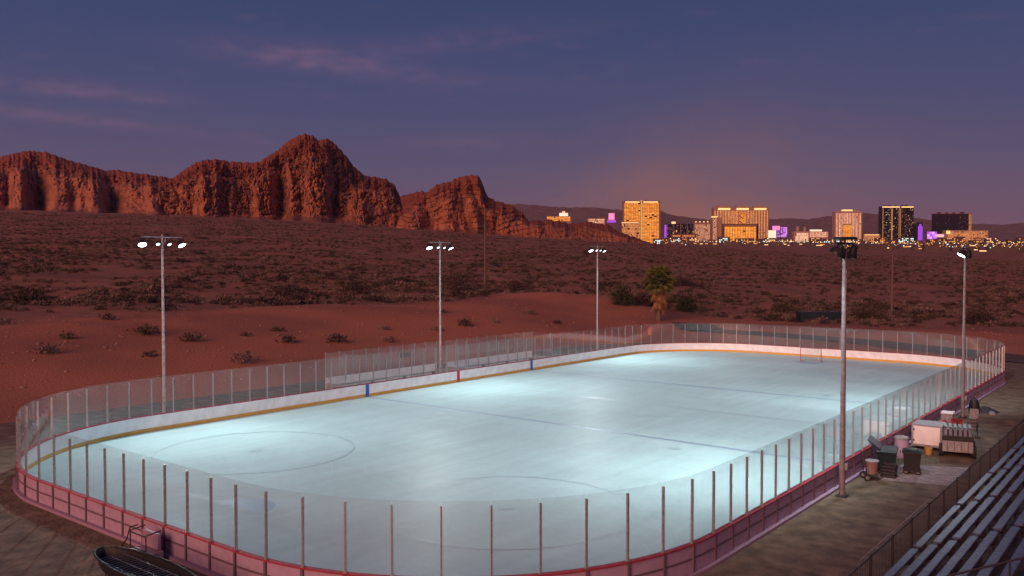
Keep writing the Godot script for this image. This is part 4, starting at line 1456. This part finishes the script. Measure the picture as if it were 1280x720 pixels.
# ---------------------------------------------------------------- city
func facade(parent: Node3D, x0: float, x1: float, y0: float, y1: float, z: float, cols: int, rows: int, fill: Vector2, mats: Array, odds: Array, sd: int):
	# a pane per bay and storey; its glow also stands in for floodlighting
	var r := RandomNumberGenerator.new()
	r.seed = sd
	var sts := []
	for m in mats:
		sts.append(ST())
	var cw := (x1 - x0) / cols
	var rh := (y1 - y0) / rows
	for j in rows:
		for i in cols:
			var pick := r.randf()
			var k := 0
			while k < odds.size() - 1 and pick > odds[k]:
				pick -= odds[k]
				k += 1
			var c := Vector3(x0 + (i + 0.5) * cw, y0 + (j + 0.5) * rh, z)
			var a := cw * fill.x * 0.5
			var b := rh * fill.y * 0.5
			quad(sts[k], c + Vector3(-a, -b, 0), c + Vector3(-a, b, 0), c + Vector3(a, b, 0), c + Vector3(a, -b, 0))
	for k in mats.size():
		var mesh := done(sts[k])
		if mesh.get_surface_count() > 0:
			part("windows", mesh, mats[k], parent).set_meta("kind", "stuff")

func block(parent: Node3D, called: String, x0: float, x1: float, y0: float, y1: float, z0: float, z1: float, m: Material) -> MeshInstance3D:
	return part(called, box_mesh(Vector3(x1 - x0, y1 - y0, z1 - z0)), m, parent, Vector3((x0 + x1) * 0.5, (y0 + y1) * 0.5, (z0 + z1) * 0.5))

func piers(parent: Node3D, x0: float, x1: float, y0: float, y1: float, z: float, n: int, w: float, m: Material):
	for k in n + 1:
		block(parent, "pier", x0 + (x1 - x0) * k / n - w / 2, x0 + (x1 - x0) * k / n + w / 2, y0, y1, z, z + 0.9, m)

func tower(called: String, label: String, r: float, d: float) -> Node3D:
	var p := site(r, d)
	p.y = height(p.x, p.z) - 1.0
	var t := thing(called, label, "building", p, -atan2(RGT.z, RGT.x), "lit buildings of the city skyline")
	return t

func city():
	var D := 2400.0
	var gold := [glow(1.0, 0.32, 0.042, 1.35), glow(1.0, 0.29, 0.034, 1.05), glow(1.0, 0.42, 0.08, 1.35), mat(0.03, 0.02, 0.02, 0.2)]
	var amber := [glow(1.0, 0.36, 0.115, 1.3), glow(0.95, 0.32, 0.10, 1.0), glow(1.0, 0.44, 0.14, 1.2), mat(0.04, 0.03, 0.03, 0.2)]
	var pale := [glow(1.0, 0.48, 0.28, 1.25), glow(1.0, 0.43, 0.25, 0.95), glow(1.0, 0.6, 0.36, 1.35), mat(0.04, 0.03, 0.03, 0.2)]
	var dim := [glow(1.0, 0.45, 0.16, 0.5), glow(0.8, 0.4, 0.3, 0.16), glow(1.0, 0.62, 0.25, 1.3), mat(0.012, 0.011, 0.016, 0.15)]
	var violet := [glow(0.62, 0.10, 1.0, 0.75), glow(0.5, 0.1, 0.9, 0.45), glow(0.9, 0.35, 1.0, 1.1), mat(0.03, 0.02, 0.05, 0.2)]
	var crown := glow(1.0, 0.55, 0.22, 1.7)
	var white := glow(1.0, 0.72, 0.52, 1.25)
	var pink_sign := glow(1.0, 0.26, 0.55, 1.2)
	var purple_sign := glow(0.52, 0.10, 1.0, 1.0)
	var stone := mat(0.34, 0.24, 0.18, 0.8)
	var tan_wall := mat(0.30, 0.20, 0.14, 0.8)
	var bronze := mat(0.16, 0.085, 0.035, 0.4, 0.3)
	var dark := mat(0.018, 0.014, 0.018, 0.2)
	var rosy := mat(0.42, 0.27, 0.24, 0.8)
	var t: Node3D
	# y is measured from the building's own foot
	var F := 55.0
	t = tower("hotel_tower", "tall gold lit twin slab tower left of the skyline by the rock outcrop", 360.0, D)
	for q in [[-49.0, -1.5, 11], [1.5, 50.0, 12]]:
		block(t, "wing", q[0], q[1], 0, 126, -20, 0, bronze)
		facade(t, q[0] + 1, q[1] - 1, 4, 121, 0.5, 7, 30, Vector2(0.9, 0.66), gold, [0.52, 0.40, 0.06, 0.02], q[2])
		block(t, "crown_light", q[0] + 4, q[1] - 4, 122, 125, 0.3, 1.2, crown)
	block(t, "edge_fin", -51, -49, 0, 128, -20, 1.5, tan_wall)
	block(t, "edge_fin", 50, 52, 0, 128, -20, 1.5, tan_wall)
	block(t, "core", -1.5, 1.5, 0, 128, -18, 1.8, glow(1.0, 0.5, 0.12, 0.9))
	block(t, "annex", -58, -8, 0, 68, 1.8, 14, bronze)
	facade(t, -56, -9, 6, 63, 14.5, 15, 14, Vector2(0.55, 0.8), amber, [0.45, 0.35, 0.1, 0.1], 13)
	block(t, "annex_crown", -57, -9, 64.5, 66.5, 14, 14.8, crown)
	roof_plant(t, -46, 46, 126, 5, tan_wall, 1)
	t = tower("office_block", "low dark glass block with a violet edge right of the gold tower", 466.0, D)
	block(t, "wall", -40, 40, 0, 63, -20, 0, dark)
	facade(t, -34, 40, 4, 60, 0.5, 24, 16, Vector2(0.8, 0.6), dim, [0.03, 0.22, 0.03, 0.72], 21)
	piers(t, -34, 40, 0, 64, 0.6, 4, 1.4, tan_wall)
	block(t, "neon_edge", -42, -36, 0, 60, 0.7, 2, violet[0])
	block(t, "roof_light", -20, -10, 63, 69, -10, -4, crown)
	t = tower("podium_building", "small brick casino front with warm windows before the dark glass block", 470.0, D - 60.0)
	block(t, "wall", -36, 36, 0, 33, -20, 0, mat(0.2, 0.09, 0.06))
	facade(t, -34, 34, 5, 30, 0.5, 16, 5, Vector2(0.6, 0.5), amber, [0.4, 0.2, 0.3, 0.1], 22)
	block(t, "canopy_light", -30, 30, 2, 4, 0.4, 6, crown)
	t = tower("hotel_block", "plain beige mid-rise hotel left of the wide resort", 530.0, D)
	block(t, "wall", -23, 23, 0, 64, -20, 0, stone)
	facade(t, -21, 21, 4, 61, 0.5, 14, 18, Vector2(0.42, 0.7), pale, [0.2, 0.62, 0.05, 0.13], 31)
	block(t, "parapet", -24, 24, 64, 67, -20, 0.9, tan_wall)
	for k in 4:
		block(t, "roof_lamp", -19 + 11 * k, -16 + 11 * k, 67.2, 70, -4, -1, crown)
	t = tower("slim_tower", "slim stone tower against the left end of the wide resort", 567.0, D - 10.0)
	block(t, "wall", -12, 2, 0, 80, -20, 0, stone)
	facade(t, -10, 0, 4, 77, 0.5, 4, 22, Vector2(0.5, 0.7), pale, [0.25, 0.6, 0.05, 0.1], 32)
	block(t, "side_wing", 2.2, 14, 0, 80, -20, -2, stone)
	block(t, "crown_light", -12, 2, 80.2, 83, -12, 0, crown)
	t = tower("resort_hotel", "widest hotel of the skyline, amber lit with three bright crowns", 648.0, D + 40.0)
	block(t, "wall", -78, 78, 0, 112, -24, 0, stone)
	facade(t, -76, 76, 46, 102, 0.5, 40, 18, Vector2(0.52, 0.74), amber, [0.45, 0.5, 0.04, 0.01], 41)
	facade(t, -76, 76, 4, 45, 0.5, 40, 13, Vector2(0.56, 0.78), amber, [0.62, 0.3, 0.07, 0.01], 42)  # uplighting of the base put into more bright panes on lower storeys
	piers(t, -78, 78, 0, 112, 0.6, 20, 1.5, tan_wall)
	for c in [-48, 4, 54]:
		block(t, "crown_light", c - 17, c + 17, 104, 109, 0.7, 2.2, crown)
		block(t, "penthouse", c - 18, c + 18, 112.1, 116, -18, -1, stone)
	block(t, "bay", -8, 16, 40, 100, 1.6, 3, mat(0.4, 0.22, 0.1))
	facade(t, -6, 14, 44, 98, 3.4, 5, 17, Vector2(0.6, 0.75), gold, [0.5, 0.4, 0.05, 0.05], 43)
	t = tower("casino_block", "low gold lit block in front of the wide resort", 629.0, D - 30.0)
	block(t, "wall", -47, 44, 0, 62, -20, 0, bronze)
	facade(t, -45, 42, 4, 54, 0.5, 12, 14, Vector2(0.86, 0.75), gold, [0.6, 0.32, 0.07, 0.01], 44)
	block(t, "cornice", -48, 45, 56, 59, 0.2, 1.6, tan_wall)
	block(t, "end_wall", 44.2, 49, 0, 62, -18, -0.5, dark)
	t = tower("sign_board", "bright white sign board beside the wide resort", 709.0, D - 50.0)
	block(t, "panel", -10, 11, 22, 43, -2, 0, white)
	block(t, "mast", -6, -3, 0, 22, -2, -1, dark)
	block(t, "mast", 4, 7, 0, 22, -2, -1, dark)
	t = tower("neon_building", "violet and pink neon building right of the wide resort", 745.0, D)
	block(t, "wall", -22, 22, 0, 60, -20, 0, mat(0.12, 0.07, 0.16))
	facade(t, -21, 1, 3, 58, 0.5, 6, 14, Vector2(0.8, 0.8), violet, [0.5, 0.35, 0.1, 0.05], 51)
	facade(t, 3, 21, 3, 54, 0.5, 5, 12, Vector2(0.85, 0.8), violet, [0.25, 0.1, 0.6, 0.05], 52)
	block(t, "roof_sign", -20, 0, 46, 57, 0.9, 2.5, pink_sign)
	t = tower("floodlit_palace", "cream floodlit low palace with bright white columns", 833.0, D)
	block(t, "wall", -48, 48, 0, 42, -20, 0, rosy)
	facade(t, -44, -8, 4, 38, 0.5, 12, 4, Vector2(0.6, 0.9), pale, [0.25, 0.1, 0.6, 0.05], 53)
	facade(t, -4, 46, 26, 40, 0.5, 12, 3, Vector2(0.6, 0.7), pale, [0.4, 0.3, 0.3, 0.0], 54)
	block(t, "lit_panel", -5, 24, 3, 22, 0.7, 2, white)
	block(t, "turret", -40, -34, 42.2, 56, -8, -2, rosy)
	block(t, "turret", -20, -14, 42.2, 54, -8, -2, rosy)
	block(t, "roof_light", -2, 30, 42.2, 47, -6, 0, white)
	t = tower("hotel_tower", "pale rose lit hotel tower standing left of the black twin tower", 936.0, D)
	block(t, "wall", -37, 37, 0, 98, -22, 0, rosy)
	facade(t, -35, 35, 4, 92, 0.5, 16, 28, Vector2(0.56, 0.74), pale, [0.6, 0.33, 0.06, 0.01], 61)
	piers(t, -37, 37, 0, 95, 0.6, 8, 1.6, rosy)
	block(t, "lit_bay", -16, 10, 3, 62, 1.6, 2.4, bronze)
	facade(t, -15, 9, 4, 60, 2.9, 6, 18, Vector2(0.8, 0.75), gold, [0.6, 0.2, 0.2, 0.0], 62)
	block(t, "crown", -14, 12, 98.2, 102, -14, -1, crown)
	roof_plant(t, 14, 35, 98, 2, rosy, 3)
	t = tower("low_hotel", "low tan hotel between the rose tower and the black twin tower", 1002.0, D)
	block(t, "wall", -24, 24, 0, 34, -20, 0, tan_wall)
	facade(t, -22, 22, 4, 31, 0.5, 14, 8, Vector2(0.6, 0.6), amber, [0.3, 0.55, 0.05, 0.1], 63)
	block(t, "roof_light", -20, 20, 31.5, 33, 0.2, 0.9, crown)
	t = tower("black_tower", "black glass twin tower with gold roof line", 1076.0, D)
	for q in [[-47.0, 3.5, 71], [6.5, 42.0, 72]]:
		block(t, "wing", q[0], q[1], 0, 112, -22, 0, dark)
		facade(t, q[0] + 1, q[1] - 1, 4, 106, 0.5, 14, 32, Vector2(0.6, 0.55), dim, [0.10, 0.12, 0.03, 0.75], q[2])
		block(t, "roof_light", q[0] + 1, q[1] - 1, 108.5, 111, 0.2, 1.0, glow(1.0, 0.55, 0.22, 1.9))
	for x in [-44.0, -20.0, -18.0, 1.0, 5.0]:
		block(t, "light_strip", x - 0.7, x + 0.7, 10, 106, 0.8, 1.5, dim[0])
	block(t, "core", 3.5, 6.5, 0, 112, -20, -1.5, mat(0.14, 0.05, 0.05))
	roof_plant(t, -44, 40, 112, 5, dark, 2)
	t = tower("neon_pylon", "tall glowing violet pylon against the black twin tower", 1127.0, D - 20.0)
	block(t, "shaft", -6.5, 6.5, 2, 66, -6, 0, dark)
	for k in 4:
		block(t, "neon_tube", -5.8 + 3.2 * k, -3.9 + 3.2 * k, 4, 64 - 3 * absi(2 * k - 3), 0.2, 1.0, purple_sign)
	block(t, "base", -8, 8, 0, 1.9, -8, 2, dark)
	t = tower("sign_building", "squat building with a big violet screen beside the pylon", 1150.0, D - 40.0)
	block(t, "wall", -16, 18, 0, 18, -14, 0, mat(0.3, 0.16, 0.2))
	facade(t, -15, 17, 3, 15, 0.4, 8, 3, Vector2(0.5, 0.6), pale, [0.4, 0.3, 0.2, 0.1], 73)
	block(t, "screen_frame", -14, 14, 19, 40, -4, 0, dark)
	for k in 12:
		block(t, "screen_panel", -13.4 + 6.75 * (k % 4), -7.0 + 6.75 * (k % 4), 19.6 + 6.8 * (k / 4), 26.0 + 6.8 * (k / 4), 0.2, 0.7, [glow(0.72, 0.22, 1.0, 1.1), glow(0.8, 0.35, 1.0, 1.3), glow(0.6, 0.12, 0.95, 0.9)][(k * 7 + 3) % 3])
	block(t, "mast", -1.5, 1.5, 18.1, 38, -6, -4.2, dark)
	t = tower("slim_tower", "dim slim tower behind the violet screen", 1163.0, D + 60.0)
	block(t, "wall", -10, 8, 0, 66, -16, 0, mat(0.07, 0.04, 0.06))
	facade(t, -9, 7, 4, 63, 0.4, 5, 18, Vector2(0.6, 0.6), dim, [0.12, 0.2, 0.03, 0.65], 74)
	t = tower("glass_tower", "broad black tower at the right end of the skyline", 1250.0, D + 40.0)
	block(t, "wall", -51, 51, 0, 92, -24, 0, dark)
	facade(t, -48, 40, 44, 88, 0.5, 26, 14, Vector2(0.6, 0.55), dim, [0.01, 0.05, 0.0, 0.94], 81)
	facade(t, 42, 50, 46, 94, 0.5, 3, 14, Vector2(0.6, 0.6), amber, [0.5, 0.3, 0.1, 0.1], 82)
	block(t, "roof_edge", -52, 52, 92.2, 94, -24, 1, mat(0.2, 0.06, 0.05))
	roof_plant(t, -44, 44, 94, 4, dark, 4)
	t = tower("hotel_block", "wide tan hotel in front of the broad black tower", 1251.0, D - 30.0)
	block(t, "wall", -58, 59, -14, 44, -20, 0, stone)
	facade(t, -52, 56, 2, 41, 0.5, 30, 11, Vector2(0.5, 0.72), amber, [0.3, 0.6, 0.02, 0.08], 83)
	block(t, "stair_tower", 20, 46, -14, 24, 0.2, 6, tan_wall)
	facade(t, 22, 44, -6, 20, 6.4, 5, 6, Vector2(0.4, 0.6), amber, [0.2, 0.5, 0.05, 0.25], 84)
	block(t, "corner_sign", -57, -47, 34, 42, 0.7, 2, crown)
	t = tower("casino_block", "small dim block with a pink sign left of the wide tan hotel", 1182.0, D - 20.0)
	block(t, "wall", -12, 12, 0, 34, -16, 0, mat(0.16, 0.08, 0.12))
	block(t, "sign", -10, 10, 25, 33, 0.4, 1.4, glow(1.0, 0.45, 0.4, 1.3))
	# beyond the outcrop on the left
	t = tower("casino_block", "low long building with amber roof lights above the rock outcrop", 130.0, D)
	block(t, "wall", -34, 34, 0, 84, -20, 0, tan_wall)
	facade(t, -32, 32, 70, 83, 0.5, 18, 3, Vector2(0.7, 0.7), gold, [0.5, 0.3, 0.1, 0.1], 91)
	block(t, "roof_light", 2, 26, 84.2, 93, -10, -2, white)
	block(t, "roof_sign", 10, 18, 93.2, 98, -8, -6, glow(1.0, 0.3, 0.2, 2.0))
	t = tower("casino_block", "low white lit building above the middle of the outcrop", 235.0, D)
	block(t, "wall", -24, 24, 0, 78, -20, 0, rosy)
	facade(t, -22, 22, 64, 77, 0.5, 12, 3, Vector2(0.6, 0.6), pale, [0.4, 0.2, 0.3, 0.1], 92)
	t = tower("sign_board", "pink neon sign on a small tower left of the gold tower", 277.0, D)
	block(t, "tower", -10, 10, 0, 78, -10, -1, mat(0.14, 0.07, 0.14))
	block(t, "sign", -8, 8, 74, 92, -0.8, 1, pink_sign)
	block(t, "sign_base", -12, 12, 66, 73, -0.8, 1, violet[0])
	sprawl()

func roof_plant(t: Node3D, x0: float, x1: float, y: float, n: int, m: Material, sd: int):
	var r := RandomNumberGenerator.new()
	r.seed = sd
	for k in n:
		var w := r.randf_range(3.0, 8.0)
		var x := lerpf(x0, x1 - w, (k + r.randf() * 0.6) / n)
		block(t, "roof_plant", x, x + w, y + 0.1, y + r.randf_range(1.8, 4.5), -16, -7, m)
	part("antenna", tube_mesh(Vector3(lerpf(x0, x1, 0.7), y, -6), Vector3(lerpf(x0, x1, 0.7), y + 9.0, -6), 0.35, 0.2, 5), m, t)

func sprawl():
	# the carpet of low roofs and lamps at the city's foot, too many and too small to count
	var r := RandomNumberGenerator.new()
	r.seed = 808
	var roofs := ST()
	var warm := ST()
	var cool := ST()
	var sodium := ST()
	for k in 1000:
		var az := r.randf_range(0.17, 0.66)
		var d := r.randf_range(1350.0, 2330.0) if az > 0.38 else r.randf_range(1950.0, 2330.0)
		if az < 0.3 and r.randf() < 0.4:
			continue
		var p := site(az * d, d)
		p.y = height(p.x, p.z)
		var b := Basis(Vector3.UP, -atan2(RGT.z, RGT.x) + r.randf_range(-0.2, 0.2))
		if r.randf() < 0.3:
			var s := Vector3(r.randf_range(10, 34), r.randf_range(4, 11), r.randf_range(8, 18))
			bx(roofs, p + Vector3(0, s.y * 0.5 - 1.0, 0), s, b)
			if r.randf() < 0.6:
				bx([warm, sodium][r.randi() % 2], p + Vector3(0, s.y * 0.45, 0) + b * Vector3(0, 0, s.z * 0.5 + 0.3), Vector3(s.x * r.randf_range(0.15, 0.5), 1.1, 0.4), b)
		else:
			var h := r.randf_range(6, 11)
			tube(roofs, p, p + Vector3(0, h, 0), 0.12, 0.1, 4, false)
			bx([warm, cool, sodium, sodium][r.randi() % 4], p + Vector3(0, h, 0), Vector3.ONE * r.randf_range(0.7, 1.5) * d / 2000.0, b)
	for k in 70:
		var az := r.randf_range(0.165, 0.62)
		var d := r.randf_range(2230.0, 2350.0)
		var p := site(az * d, d)
		p.y = height(p.x, p.z)
		var b := Basis(Vector3.UP, -atan2(RGT.z, RGT.x))
		var s := Vector3(r.randf_range(18, 46), r.randf_range(9, 24), 14)
		bx(roofs, p + Vector3(0, s.y * 0.5 - 1.0, 0), s, b)
		var tint: SurfaceTool = [warm, sodium, sodium, cool][r.randi() % 4]
		for fl in int(s.y / 4.0):
			for c in int(s.x / 4.5):
				if r.randf() < 0.5:
					bx(tint, p + Vector3(0, 1.6 + fl * 4.0, 0) + b * Vector3(-s.x * 0.5 + 2.2 + c * 4.5, 0, 7.2), Vector3(2.6, 1.7, 0.3), b)
	var o := part(numbered("city_sprawl"), done(roofs), mat(0.10, 0.07, 0.07, 0.9), self)
	o.set_meta("kind", "stuff")
	tag(o, "carpet of low roofs and lamp posts at the foot of the skyline", "buildings")
	for q in [[warm, glow(1.0, 0.58, 0.26, 2.4)], [cool, glow(0.75, 0.95, 0.9, 2.4)], [sodium, glow(1.0, 0.38, 0.08, 1.8)]]:
		o = part(numbered("city_lights"), done(q[0]), q[1], self)
		o.set_meta("kind", "stuff")
		tag(o, "scattered small lights of the low city below the hotels", "lights")
	# dark street trees below the wide resort
	var leafm := leaf_mesh(900, 160, 1.0, 1.5, 0.22, Color(0.03, 0.035, 0.018), Color(0.06, 0.055, 0.03))
	var mm := MultiMesh.new()
	mm.transform_format = MultiMesh.TRANSFORM_3D
	mm.mesh = leafm
	mm.instance_count = 150
	for k in 150:
		var az := r.randf_range(0.215, 0.31) if k < 90 else r.randf_range(0.3, 0.62)
		var d := r.randf_range(2180.0, 2340.0)
		var p := site(az * d, d)
		p.y = height(p.x, p.z) + 1.0
		var s := r.randf_range(4.0, 8.5)
		mm.set_instance_transform(k, Transform3D(Basis(Vector3.UP, r.randf() * TAU).scaled(Vector3.ONE * s), p))
	var tr := MultiMeshInstance3D.new()
	tr.name = numbered("street_trees")
	tr.multimesh = mm
	tr.material_override = M.leaf
	add_child(tr)
	tr.set_meta("kind", "stuff")
	tag(tr, "dark row of street trees at the foot of the hotels", "trees")
